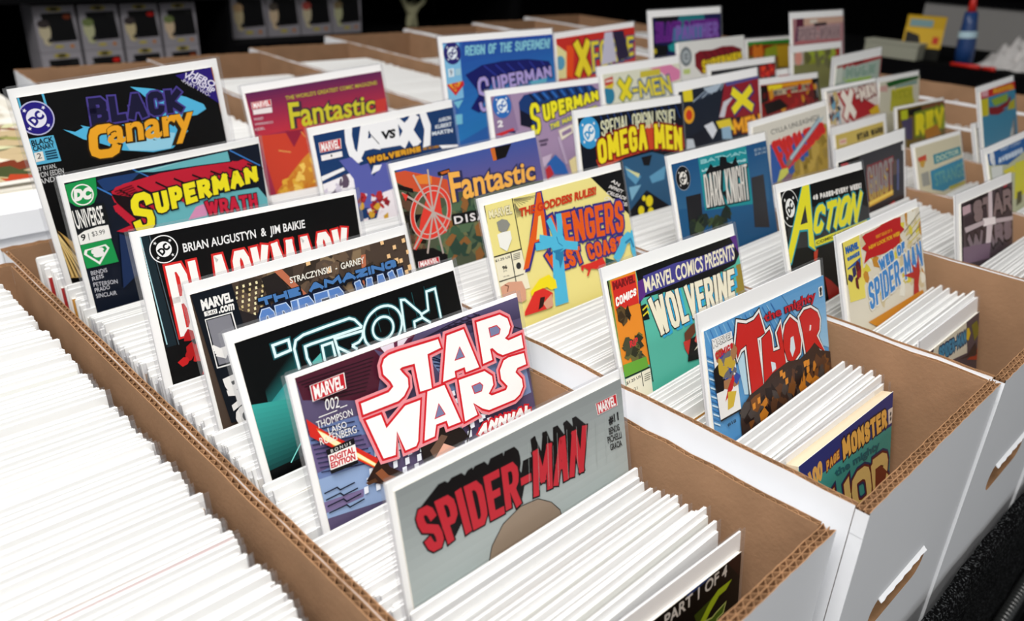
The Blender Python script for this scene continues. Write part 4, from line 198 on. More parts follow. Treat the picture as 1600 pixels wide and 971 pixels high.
[["p","101018",[99,111,153,110,159,672,87,657]],["p","0c0a10",[99,111,796,93,715,134,115,145]],["p","c8a8b0",[134,129,352,131,367,210,147,212]],["p","3c3038",[182,230,1645,257,1683,663,237,584]],["s","STAR","241c20",[408,127,1625,142,1665,402,455,327],70,0,0,0,25,0],["s","STAR","8c7878",[408,127,1625,142,1665,402,455,327],70,0,0,0,0,0],["s","WARS","241c20",[245,419,1640,483,1659,687,308,637],70,0,0,0,25,0],["s","WARS","84747c",[245,419,1640,483,1659,687,308,637],70,0,0,0,0,0],["p","fff4f4",[707,330,1093,373,1111,451,723,412]],["p","e0d0d4",[878,39,1000,42,1009,366,886,352]],["p","e0d0d4",[823,415,1007,433,893,726,772,688]],["p","c8b8bc",[177,331,745,349,744,395,210,387]],["p","c8b8bc",[1092,393,1687,462,1686,505,1112,444]],["p","a02838",[1381,81,1513,85,1468,120,1358,119]],["p","7c6478",[131,513,938,612,891,766,122,677]]]),
('indigo display comic with purple letters, farthest back of the tall ones',4,(0.8712,0.6505,0.1718),(-0.0809,0.0161,0.2057),[75,98,1695,2580,"141448"],
[["p","1c7078",[684,95,1267,88,1355,401,497,580]],["p","0c0c14",[131,94,671,94,591,225,127,144]],["p","0c0c10",[58,477,406,514,372,662,45,646]],["d","b8a828",108,576,40,40],["p","1c9090",[406,514,577,464,567,614,425,590]],["s","BLACK PANTHER","6c2888",[147,189,1626,196,1629,447,130,437],90,0,0,0,20,0],["s","BLACK PANTHER","581c78",[147,189,1626,196,1629,447,130,437],90,0,0,0,0,0],["p","48709c",[541,267,1259,256,1250,441,505,460]],["s","PANTHER","7c5cac",[590,239,1625,219,1629,447,577,449],80,0,0,0,0,0]]),
('white display comic with a grey roundel and yellow letters with dark red sides',4,(0.8671,0.5913,0.1334),(-0.0355,0.0158,0.2325),[27,-9,1689,2580,"dcdcd8"],
[["d","70787c",199,198,135,135],["d","a8b0b4",199,198,90,90],["s","C","50585c",[162,159,248,158,245,238,161,238],20,0,0,0,0,0],["p","b8c878",[114,373,276,372,273,446,115,439]],["p","781420",[409,177,527,141,838,149,1108,115,1382,125,1616,188,1595,280,878,287,717,319,608,370,570,487,404,353]],["l","3c0810",16,[603,147,722,260]],["l","3c0810",16,[769,150,881,251]],["l","3c0810",16,[938,153,1043,242]],["l","3c0810",16,[1110,156,1207,233]],["l","3c0810",16,[1285,159,1374,223]],["l","3c0810",16,[1463,162,1543,214]],["s","SUPERMEN","3c1010",[553,269,1604,234,1621,313,570,487],50,0,0,0,10,0],["s","SUPERMEN","d8bc1c",[553,269,1604,234,1621,313,570,487],50,0,0,0,0,0]]),
('black and red comic showing only a low strip above the row before it',4,(0.8714,0.5377,0.1104),(-0.0497,0.0134,0.2320),[64,90,1690,2580,"141418"],
[["p","a01818",[1252,118,1689,114,1680,275,1270,271]],["n",["c82020","701014","e04020"],[1307,122,1645,126,1664,305,1297,288],12,70,81]]),
('dark red display comic with a yellow and orange band across the top',4,(0.8719,0.4559,0.1031),(0.0029,-0.0223,0.2654),[20,81,1699,2580,"8c1818"],
[["p","0c0a0a",[16,99,196,97,217,301,20,325]],["p","0c0a0a",[1503,80,1699,69,1738,419,1539,418]],["l","b8b8b8",20,[1628,139,1660,352]],["p","e09820",[209,98,1486,86,1481,145,232,148]],["p","ecd828",[209,98,609,103,603,159,229,175]],["p","c8b898",[243,176,1465,144,1490,235,250,246]],["s","NEW WARRIORS","5c544c",[271,185,1448,150,1459,218,279,241],20,0,0,0,0,0],["n",["a81c1c","5c1010","d09020"],[67,189,1638,177,1687,432,97,451],24,80,82],["p","140c0c",[81,334,529,296,764,419,152,485]]]),
('display comic with cream letters on a diagonal crimson band',4,(0.8747,0.3661,0.1045),(0.0279,-0.0069,0.3408),[71,44,1684,2580,"d8ccc4"],
[["n",["70a0b8","c8b078","805040","304050"],[55,63,377,64,402,463,63,507],26,90,83],["p","a82028",[370,92,772,100,1644,393,1703,460,733,501]],["s","X","a82028",[474,73,885,67,919,464,504,460],140,0,0,0,30,0],["s","X","a82028",[474,73,885,67,919,464,504,460],140,0,0,0,0,0],["s","X","ece4d8",[474,73,885,67,919,464,504,460],130,0,0,0,0,0],["s","-MEN","7c2028",[911,98,1618,56,1654,211,965,293],70,0,0,0,20,0],["s","-MEN","7c2028",[911,98,1618,56,1654,211,965,293],70,0,0,0,0,0],["s","-MEN","e4d8cc",[911,98,1618,56,1654,211,965,293],60,0,0,0,0,0],["p","d0a820",[1332,420,1651,363,1695,490,1389,487]],["p","a8aca8",[91,49,1700,36,1695,57,91,71]]]),
('mustard display comic with short black letters and a pink corner badge',4,(0.8689,0.3416,0.0596),(0.0108,0.0001,0.3145),[79,102,1570,2580,"ccb45c"],
[["p","e0c8a8",[171,170,386,172,385,254,171,245]],["p","d89090",[197,194,366,196,363,223,198,218]],["s","STAR WARS","282018",[690,163,1544,164,1541,252,704,256],60,0,0,0,0,0]]),
('cream display comic with two teal panels',4,(0.8719,0.2404,0.0590),(0.0100,-0.0271,0.3668),[49,49,1637,2580,"d4ccb0"],
[["p","388c9c",[599,198,1586,200,1587,311,608,321]],["t","DOCTOR","c8d8c0",[685,226,1525,224,1522,291,693,302],0.03,0,1],["p","388cac",[449,381,1717,358,1717,651,802,688,441,610]],["t","STRANGE","68a8a8",[559,430,1644,417,1623,601,572,595],0.02,0,1],["p","c84c38",[103,177,376,165,367,244,104,222]],["p","c89c40",[132,225,341,229,256,309,170,298]],["p","9c9c94",[147,374,390,373,399,546,158,534]],["p","b8b040",[1011,660,1710,675,1702,699,1065,704]]]),
('display comic with a blue shield-shaped title panel and yellow patches, at the right edge',4,(0.8718,0.1635,0.0688),(0.0048,0.0065,0.3769),[93,69,1512,2580,"b8bc9c"],
[["p","205c9c",[93,68,1512,70,1452,230,748,291,124,201]],["s","AVENGERS","c8d8e8",[426,163,1363,171,1356,239,434,230],60,0,0,0,0,0],["t","WEST COAST","c8d8e8",[526,69,1321,84,1326,119,544,110],0,0,1],["d","e0e4e8",239,128,80,80],["d","d0d8e0",271,187,50,50],["p","d8cc30",[561,338,978,329,980,420,637,406]],["p","d0cc3c",[1020,313,1451,335,1304,731,829,734]],["p","d8dcd8",[161,228,552,271,507,395,158,367]],["p","50543c",[960,667,1138,677,1090,807,868,821]]]),
('display comic with a green top band and orange letters on dark gold',5,(1.0897,0.6120,0.1257),(0.0613,-0.0249,0.2400),[45,54,1700,2580,"786018"],
[["p","2c8c2c",[45,50,1730,57,1734,119,40,107]],["p","90300c",[108,159,260,99,1597,149,1575,485,1240,502,936,244,98,273]],["s","X","d87820",[203,113,596,112,617,332,203,328],200,0,0,0,0,0],["p","98a828",[667,182,1104,131,1131,322,656,334]],["p","c8a020",[1103,148,1597,149,1615,523,1159,498]],["p","c83c24",[1633,239,1727,240,1713,457,1619,452]]]),
('dusty pink display comic standing tallest at the far back, against the black backdrop',5,(1.1073,0.5515,0.1714),(-0.0349,0.0001,0.2405),[45,99,1687,2580,"a8787c"],
[["p","5c2438",[166,96,389,96,416,223,160,229]],["p","c8a490",[389,95,1687,107,1667,203,384,214]],["p","d8ccc0",[583,125,815,124,813,181,580,186]],["s","SPIDER-WOMAN","b89c9c",[190,246,1576,241,1552,460,148,458],80,0,0,0,20,0],["s","SPIDER-WOMAN","8c7478",[190,246,1576,241,1552,460,148,458],80,0,0,0,0,0],["p","b06468",[117,441,1570,461,1568,546,114,504]],["p","5c2c4c",[160,221,208,215,181,444,101,456]],["l","3c2c30",50,[711,210,1118,205]]]),
('olive and grey display comic standing directly before the dusty pink one',5,(1.0967,0.5362,0.1230),(-0.0260,-0.0005,0.2400),[80,106,1621,2580,"7c7c4c"],
[["p","b8a8a0",[80,120,404,107,395,300,71,295]],["d","d89484",237,194,110,110],["p","88902c",[502,129,1081,129,1075,312,527,309]],["p","a02c24",[1293,158,1620,109,1578,328,1323,329]],["n",["98a838","6c6c48","606038"],[470,111,1438,116,1431,336,461,305],16,120,91]]),
('grey display comic with a thin pink line under its white top edge',5,(1.0700,0.5371,0.0890),(-0.0324,-0.0043,0.2400),[20,87,1700,2580,"6c6c68"],
[["p","c87878",[7,80,1275,85,1274,115,5,111]],["p","50504c",[1344,103,1806,91,1798,410,1335,373]],["n",["8c8c84","3c3c3c","6c6450"],[1343,120,1787,115,1780,409,1370,376],10,120,92]]),
('pale green display comic with red edges, leaning at the far side of its box',5,(1.0817,0.4559,0.1179),(-0.0014,0.0313,0.1195),[119,132,1700,2580,"a8b8ac"],
[["p","a82028",[119,146,1756,109,1748,481,1667,472,1674,175,182,214]],["p","7c1418",[652,123,1053,131,1029,192,658,155]],["p","9cc43c",[379,344,1328,352,1394,474,462,416]],["p","c8d0c4",[107,175,345,169,320,399,147,395]],["s","HULK","b4c4bc",[419,193,1530,226,1494,403,453,368],90,0,0,0,20,0],["s","HULK","8ca898",[419,193,1530,226,1494,403,453,368],90,0,0,0,0,0]]),
('cream display comic with a dark green top band and yellow letters',5,(1.0820,0.3825,0.0984),(0.0373,-0.0188,0.2198),[45,69,1700,2580,"d0ccb8"],
[["p","14581c",[285,89,1699,35,1624,122,380,163]],["p","d0a49c",[39,130,342,127,348,220,42,196]],["s","DAREDEVIL","c8c02c",[532,235,1428,236,1471,481,512,491],90,0,0,0,30,0],["s","DAREDEVIL","a0a028",[532,235,1428,236,1471,481,512,491],90,0,0,0,0,0],["p","b8b42c",[485,367,1440,364,1454,523,477,515]],["p","7c9c94",[639,162,1583,134,1589,191,679,192]]]),
('display comic with big yellow-green letters on black and brown',5,(1.0818,0.3488,0.0619),(-0.0425,-0.0099,0.2928),[45,35,1690,2580,"6c5820"],
[["p","b4bc20",[163,66,391,66,379,206,166,199]],["p","0c0c0c",[375,72,864,61,853,197,414,156]],["p","74402c",[863,75,1707,35,1700,134,892,118]],["p","a0b428",[634,136,1701,120,1746,470,608,447]],["s","REV","6c7c24",[616,161,1682,133,1697,421,602,515],140,0,0,0,40,0],["s","REV","e0d424",[616,161,1682,133,1697,421,602,515],140,0,0,0,0,0],["p","484060",[165,212,535,194,507,518,292,494]],["p","b87820",[932,427,1404,377,1530,548,986,573]],["p","a82420",[1679,420,1750,412,1743,513,1690,522]]]),
('grey and black display comic standing just before the red-topped blue comic',5,(1.0819,0.2421,0.0579),(-0.0160,-0.0100,0.3550),[115,62,1690,2580,"5c5c60"],
[["p","0c0c14",[114,61,951,74,624,470,14,455]],["p","1c1c54",[540,69,912,76,851,169,557,149]],["p","909090",[945,100,1659,107,1632,297,936,284]],["p","b8b8b4",[570,241,1589,223,1578,346,617,351]],["p","b0b0b0",[160,155,342,138,348,254,206,250]]]),
('blue display comic with a red top band and orange lettering',5,(1.0917,0.2516,0.1044),(0.0272,0.0095,0.3243),[96,75,1700,2580,"3c84a4"],
[["p","c02c24",[96,65,1733,84,1709,198,93,171]],["s","MARVEL","e09c24",[641,85,1635,102,1628,203,647,156],60,0,0,0,0,0],["p","d8a0a8",[135,69,435,76,417,163,139,145]],["p","c8bc24",[92,177,412,188,381,426,82,407]],["p","88a438",[527,226,1310,222,1288,327,672,334]],["l","801820",70,[417,354,832,392,1280,366,1433,290]],["p","b0a828",[1372,363,1659,329,1629,476,1261,458]],["p","801820",[417,354,1220,439,815,469,444,422]]])
]

# ------------------------------------------------------------------ print engine (cover art in millimetres, u right, v down)
TXT = {}
def glyphs(s, bold, sp):
    k = (s, bold, sp)
    if k not in TXT:
        cu = bpy.data.curves.new('t', 'FONT'); cu.body = s; cu.offset = bold; cu.space_character = sp; cu.resolution_u = 3; cu.fill_mode = 'FRONT'
        ob = bpy.data.objects.new('t', cu); me = ob.to_mesh()
        vs = [(v.co.x, v.co.y) for v in me.vertices]; fs = [tuple(p.vertices) for p in me.polygons]
        ob.to_mesh_clear(); bpy.data.objects.remove(ob); bpy.data.curves.remove(cu)
        x0 = min(v[0] for v in vs); x1 = max(v[0] for v in vs); y0 = min(v[1] for v in vs); y1 = max(v[1] for v in vs)
        TXT[k] = ([((v[0]-x0)/(x1-x0), 1-(v[1]-y0)/(y1-y0)) for v in vs], fs)
    return TXT[k]
GL = {
'A':(1,[[(0,1),(.44,0),(.56,0),(1,1)],[(.17,.64),(.83,.64)]]),'B':(.85,[[(0,.5),(0,1),(.7,1),(1,.88),(1,.64),(.75,.5),(0,.5)],[(.75,.5),(.94,.36),(.94,.14),(.7,0),(0,0),(0,.5)]]),
'C':(.85,[[(1,.26),(.94,.1),(.72,0),(.28,0),(.06,.1),(0,.28),(0,.72),(.06,.9),(.28,1),(.72,1),(.94,.9),(1,.74)]]),'D':(.85,[[(0,0),(0,1),(.66,1),(.94,.86),(1,.7),(1,.3),(.94,.14),(.66,0),(0,0)]]),
'E':(.75,[[(1,0),(0,0),(0,1),(1,1)],[(0,.48),(.82,.48)]]),'F':(.72,[[(1,0),(0,0),(0,1)],[(0,.48),(.8,.48)]]),'G':(.9,[[(1,.26),(.9,.06),(.7,0),(.28,0),(.06,.1),(0,.3),(0,.7),(.06,.9),(.28,1),(.72,1),(1,.88),(1,.54),(.6,.54)]]),
'H':(.88,[[(0,0),(0,1)],[(1,0),(1,1)],[(0,.5),(1,.5)]]),'I':(.02,[[(.5,0),(.5,1)]]),'J':(.7,[[(1,0),(1,.8),(.8,1),(.25,1),(0,.8)]]),'K':(.88,[[(0,0),(0,1)],[(.95,0),(.12,.52),(1,1)]]),'L':(.7,[[(0,0),(0,1),(1,1)]]),
'M':(1.35,[[(0,1),(.06,0),(.5,.72),(.94,0),(1,1)]]),'N':(1.0,[[(0,1),(0,0),(1,1),(1,0)]]),'O':(.92,[[(.28,0),(.72,0),(.94,.1),(1,.28),(1,.72),(.94,.9),(.72,1),(.28,1),(.06,.9),(0,.72),(0,.28),(.06,.1),(.28,0)]]),
'P':(.8,[[(0,1),(0,0),(.7,0),(.96,.12),(1,.3),(.94,.46),(.7,.56),(0,.56)]]),'Q':(.92,[[(.28,0),(.72,0),(1,.28),(1,.72),(.72,1),(.28,1),(0,.72),(0,.28),(.28,0)],[(.6,.7),(1,1)]]),'R':(.86,[[(0,1),(0,0),(.7,0),(.96,.12),(1,.28),(.94,.44),(.7,.54),(0,.54)],[(.55,.54),(1,1)]]),
'S':(.82,[[(1,.24),(.92,.08),(.7,0),(.26,0),(.05,.1),(0,.26),(.08,.42),(.5,.5),(.92,.58),(1,.74),(.95,.9),(.72,1),(.28,1),(.08,.92),(0,.76)]]),'T':(.88,[[(0,0),(1,0)],[(.5,0),(.5,1)]]),'U':(.86,[[(0,0),(0,.76),(.1,.94),(.32,1),(.68,1),(.9,.94),(1,.76),(1,0)]]),
'V':(.95,[[(0,0),(.5,1),(1,0)]]),'W':(1.5,[[(0,0),(.25,1),(.5,.15),(.75,1),(1,0)]]),'X':(.95,[[(0,0),(1,1)],[(1,0),(0,1)]]),'Y':(.9,[[(0,0),(.5,.5),(1,0)],[(.5,.5),(.5,1)]]),'Z':(.85,[[(0,0),(1,0),(0,1),(1,1)]]),
'-':(.45,[[(0,.52),(1,.52)]]),'!':(.05,[[(.5,0),(.5,.62)],[(.5,.9),(.5,1)]]),'4':(.8,[[(.75,1),(.75,0),(0,.68),(1,.68)]]),'8':(.75,[[(.2,0),(.8,0),(1,.24),(.8,.47),(.2,.47),(0,.24),(.2,0)],[(.2,.47),(0,.74),(.2,1),(.8,1),(1,.74),(.8,.47)]]),' ':(.35,[]),'.':(.05,[[(.5,.92),(.5,1)]])}
def bil(q, s, t):
    a = (q[0]+(q[2]-q[0])*s, q[1]+(q[3]-q[1])*s); b = (q[6]+(q[4]-q[6])*s, q[7]+(q[5]-q[7])*s)
    return (a[0]+(b[0]-a[0])*t, a[1]+(b[1]-a[1])*t)
def stroke(pts, wd, ext):
    """mitred ribbon round a polyline -> quads"""
    P = [Vector(p) for p in pts]
    closed = (P[0]-P[-1]).length < 1e-4 and len(P) > 3
    if not closed:      # break the ribbon at very sharp turns
        for i in range(1, len(P)-1):
            d0 = P[i]-P[i-1]; d1 = P[i+1]-P[i]
            if d0.length > 1e-6 and d1.length > 1e-6 and d0.normalized().dot(d1.normalized()) < -.25:
                return stroke(pts[:i+1], wd, ext if i == 1 else ext) + stroke(pts[i:], wd, ext)
    if closed: P = P[:-1]
    n = len(P)
    if n < 2: return []
    h = wd/2
    L_, R_ = [], []
    for i in range(n):
        d0 = (P[i]-P[i-1]).normalized() if (i > 0 or closed) else None
        d1 = (P[(i+1) % n]-P[i]).normalized() if (i < n-1 or closed) else None
        if d0 is None: d0 = d1
        if d1 is None: d1 = d0
        n0 = Vector((-d0.y, d0.x)); n1 = Vector((-d1.y, d1.x)); den = max(.6, 1+n0.dot(n1)); off = (n0+n1)/den*h
        p = P[i].copy()
        if not closed and i == 0: p = p - d1*ext
        if not closed and i == n-1: p = p + d0*ext
        L_.append(p+off); R_.append(p-off)
    out = []
    for i in range(n if closed else n-1):
        j = (i+1) % n; out.append([L_[i], L_[j], R_[j], R_[i]])
    return out
def title_polys(s, q, wd, bt, bb, sh, extra):
    """heavy drawn lettering: list of polygons in 0.1 mm"""
    H = (math.hypot(q[6]-q[0], q[7]-q[1]) + math.hypot(q[4]-q[2], q[5]-q[3]))/2; Wd = math.hypot(q[2]-q[0], q[3]-q[1])
    wd = min(wd, Wd/len(s)*.34)
    ws = [GL[ch][0] for ch in s]; n = len(s); ins = wd/2/Wd
    unit = (1 - n*wd*1.32/Wd)/max(.1, sum(ws))
    if unit < .02: wd = Wd/n*.34; ins = wd/2/Wd; unit = (1-n*wd*1.32/Wd)/max(.1, sum(ws))
    x = 0; out = []; ti = min(.45, wd/2/H)
    for ch, w_ in zip(s, ws):
        cw = w_*unit; x0 = x + wd*.66/Wd
        for st in GL[ch][1]:
            pts = []
            for (a, b) in st:
                t = ti+b*(1-2*ti); S_ = x0+a*cw; S_ += sh*(.5-t)*H/Wd
                p = bil(q, S_, t); bow = (bt*(1-t)+bb*t)*4*S_*(1-S_)
                pts.append((p[0], p[1]-bow))
            out += stroke(pts, wd+2*extra, wd/2*.96+extra if len(st) == 2 or ch in 'EFLTMNAVWKXYZHP' else wd/2*.5+extra)
        x = x0 + cw + wd*.66/Wd
    return out
def clip(poly, r):
    x0, y0, x1, y1 = r
    for ax, lim, sg in ((0, x0, 1), (0, x1, -1), (1, y0, 1), (1, y1, -1)):
        out = []; n = len(poly)
        for i in range(n):
            a, b = poly[i-1], poly[i]; da = (a[ax]-lim)*sg; db = (b[ax]-lim)*sg
            if da >= 0 > db or db >= 0 > da:
                t = da/(da-db); out.append(tuple(a[k]+(b[k]-a[k])*t for k in range(len(a))))
            if db >= 0: out.append(tuple(b))
        poly = out
        if len(poly) < 3: return []
    return poly
def prs(fl): return [(fl[i], fl[i+1]) for i in range(0, len(fl), 2)]
def tris(pts):
    v = [Vector((p[0], p[1], 0)) for p in pts]
    return [[pts[i] for i in t] for t in tessellate_polygon([v])]
def cover_mesh(rect, base, art, to3):
    """print the cover: every ink shape sits a few hundredths of a millimetre over the last"""
    mb = MB(); u0, v0, u1, v1 = rect
    th = 0.35
    lay = [0.0]; cnt = [0]
    def put(poly, col, j=None):
        pc = clip(poly, rect); cnt[0] += 1
        e = (cnt[0] % 5)*.003 if j is None else j
        if len(pc) >= 3: mb.face([to3(p[0], p[1], -lay[0]-e) for p in pc], M_PRINT, col)
    # paper of the cover itself
    c = s2l(base); A = [(u0, v0), (u0, v1), (u1, v1), (u1, v0)]
    mb.face([to3(p[0], p[1], 0) for p in A], M_PRINT, c)
    for i in range(4):
        a, b = A[i], A[(i+1) % 4]; mb.face([to3(a[0], a[1], 0), to3(a[0], a[1], th), to3(b[0], b[1], th), to3(b[0], b[1], 0)], M_PAGES, c)
    step = 0.018
    for it in art:
        lay[0] += step; k = it[0]
        if k == 'p':
            for t in tris(prs(it[2])): put(t, s2l(it[1]))
        elif k == 'g':
            q = prs(it[3]); ca, cb = s2l(it[1]), s2l(it[2])
            N = 14
            for i in range(N):
                f = (i+.5)/N; cc = tuple(ca[j]+(cb[j]-ca[j])*f for j in range(4)); fl = [c_ for p in q for c_ in p]
                put([bil(fl, 0, i/N), bil(fl, 1, i/N), bil(fl, 1, (i+1)/N), bil(fl, 0, (i+1)/N)], cc)
        elif k == 't':
            vs, fs = glyphs(it[1], it[4], it[6]); cc = s2l(it[2]); q = it[3]; sh = it[5]
            H = math.hypot(q[6]-q[0], q[7]-q[1]); Wd = max(1, math.hypot(q[2]-q[0], q[3]-q[1]))
            mp = [bil(q, v[0]+sh*(.5-v[1])*H/Wd, v[1]) for v in vs]
            for f in fs: put([mp[i] for i in f], cc)
        elif k == 's':
            for pl in title_polys(it[1], it[3], it[4], it[5], it[6], it[7], it[8]): put([tuple(p) for p in pl], s2l(it[2]))
        elif k == 'x':
            n = it[8]
            for j in range(n+1):
                f = j/n; q = [a+(b-a)*f for a, b in zip(it[3], it[4])]; cnt[0] = 0
                for pl in title_polys(it[1], q, it[5], it[6], it[7], 0, .25): put([tuple(p) for p in pl], s2l(it[2]))
                lay[0] += .014
        elif k == 'd':
            put([(it[2]+it[4]*math.cos(2*math.pi*j/28), it[3]+it[5]*math.sin(2*math.pi*j/28)) for j in range(28)], s2l(it[1]))
        elif k == 'l':
            for pl in stroke(prs(it[3]), it[2], 0): put([tuple(p) for p in pl], s2l(it[1]))
        elif k == 'n':
            rg = random.Random(it[5]); q = it[2]; sz = it[4]
            for j in range(it[3]):
                cx, cy = bil(q, rg.random(), rg.random()); m = rg.randint(4, 7); a0 = rg.random()*6.3; el = rg.uniform(.35, 1.2); ang = rg.random()*3.14
                pts = []
                for i in range(m):
                    a = a0+i*2*math.pi/m; r = sz*rg.uniform(.45, 1.1); x, y = r*math.cos(a), r*el*math.sin(a)
                    pts.append((cx+x*math.cos(ang)-y*math.sin(ang), cy+x*math.sin(ang)+y*math.cos(ang)))
                lay[0] += .0015
                for t in tris(pts): put(t, s2l(it[1][j % len(it[1])]))
    return mb

# ------------------------------------------------------------------ the room
FLOOR_Z, TABLE_Z, CEIL_Z = -1.03, -0.292, 1.72
def slab(name, x0, x1, y0, y1, z0, z1, m):
    b = MB(); b.box(x0, x1, y0, y1, z0, z1, m); o = b.build(name); o['kind'] = 'structure'; return o
slab('floor', -3.0, 6.2, -2.6, 4.2, FLOOR_Z-.05, FLOOR_Z, M_CARPET)
slab('ceiling', -3.0, 6.2, -2.6, 4.2, CEIL_Z, CEIL_Z+.05, M_CEIL)
slab('wall_back', -3.0, 6.2, 4.2, 4.3, FLOOR_Z, CEIL_Z, M_BLACK)
slab('wall_right', 5.4, 5.5, -2.6, 4.2, FLOOR_Z, CEIL_Z, M_BLACK)
# ------------------------------------------------------------------ tables
def table(name, x0, x1, y0, y1, top, label, lip=None):
    root = empty(name, Matrix.Translation(((x0+x1)/2, (y0+y1)/2, FLOOR_Z))); cx, cy = (x0+x1)/2, (y0+y1)/2
    tag(root, label, 'table'); L = lambda x: x-cx; K = lambda y: y-cy; Z = lambda z: z-FLOOR_Z
    t = MB(); t.box(L(x0), L(x1), K(y0), K(y1), Z(top-.03), Z(top), M_BLACK); t.build('table_top', root)
    c = MB(); n = 160; rg = random.Random(5)
    ring = []
    per = [(x0, y0), (x1, y0), (x1, y1), (x0, y1)]
    for s in range(4):
        a, b = per[s], per[(s+1) % 4]; ln = math.hypot(b[0]-a[0], b[1]-a[1]); nx, ny = (b[1]-a[1])/ln, -(b[0]-a[0])/ln; m = max(8, int(ln/.022))
        for i in range(m):
            f = i/m; ring.append((a[0]+(b[0]-a[0])*f, a[1]+(b[1]-a[1])*f, nx, ny, i))
    rows = [(top-.004, .004, 0), (top-.03, .008, .002), (top-.15, .014, .008), (top-.4, .022, .016), (FLOOR_Z+.01, .03, .022)]
    vs = []
    for (z, o, amp) in rows:
        for (x, y, nx, ny, i) in ring: d = o+amp*math.sin(i*.9+math.sin(i*.23)*2); vs.append((L(x+nx*d), K(y+ny*d), Z(z)))
    N = len(ring); fs = [(r*N+i, r*N+(i+1) % N, (r+1)*N+(i+1) % N, (r+1)*N+i) for r in range(len(rows)-1) for i in range(N)]
    c.mesh(vs, fs, M_BLACK); c.smooth = True; c.build('table_skirt', root)
    for (x, y) in ((x0+.08, y0+.08), (x1-.08, y0+.08), (x1-.08, y1-.08), (x0+.08, y1-.08)):
        g = MB(); g.lathe([(.018, 0), (.018, Z(top-.03))], M_METAL, 12, (L(x), K(y), 0)); g.build('leg', root)
    return root
table('display_table', -.62, 1.78, .04, .700, TABLE_Z, 'black draped table under the near row of white comic boxes')
table('rear_table', -.62, 2.12, .715, 1.82, TABLE_Z+.03, 'black draped table under the far row of comic boxes')
# black carpeted rail before the boxes
rl = MB(); rg = random.Random(2)
PRF = [(-.0185, -.12), (-.019, 0), (-.026, .001), (-.0300, -.008), (-.031, -.03), (-.031, -.34), (-.0185, -.34)]
NX = 90; vs = []
for i in range(NX+1):
    for (y, z) in PRF: x_ = -.7+2.55*i/NX; vs.append((x_, y+rg.uniform(-.0012, .0012), -.160-.06*max(-.3, min(.8, x_-.3))+z+rg.uniform(-.0016, .0016)))
m = len(PRF); rl.mesh(vs, [(i*m+j, (i+1)*m+j, (i+1)*m+(j+1) % m, i*m+(j+1) % m) for i in range(NX) for j in range(m)] + [tuple(range(m)), tuple(NX*m+j for j in reversed(range(m)))], MATS['dark_carpet'])
tag(rl.build('carpeted_rail'), 'speckled black carpeted rail along the foot of the white box fronts', 'rail')
def ribbed_hose():
    root = MB(); root.smooth = True; n = 46; k = 14; vs = []
    A = Vector((.575, -.0395, -.352)); B = Vector((.86, -.0395, -.330))
    for i in range(n*4+1):
        f = i/(n*4); c = A.lerp(B, f)+Vector((0, 0, .004*math.sin(f*5))); r = .0062+.0014*math.cos(i*math.pi/2)
        for j in range(k): a = 2*math.pi*j/k; vs.append((c.x, c.y+r*math.cos(a), c.z+r*math.sin(a)))
    root.mesh(vs, [(i*k+j, i*k+(j+1) % k, (i+1)*k+(j+1) % k, (i+1)*k+j) for i in range(n*4) for j in range(k)], M_GLOSSBLACK)
    return root
tag(ribbed_hose().build('ribbed_cable_sleeve'), 'shiny black ribbed sleeve fixed along the black rail below the white box fronts', 'cable')
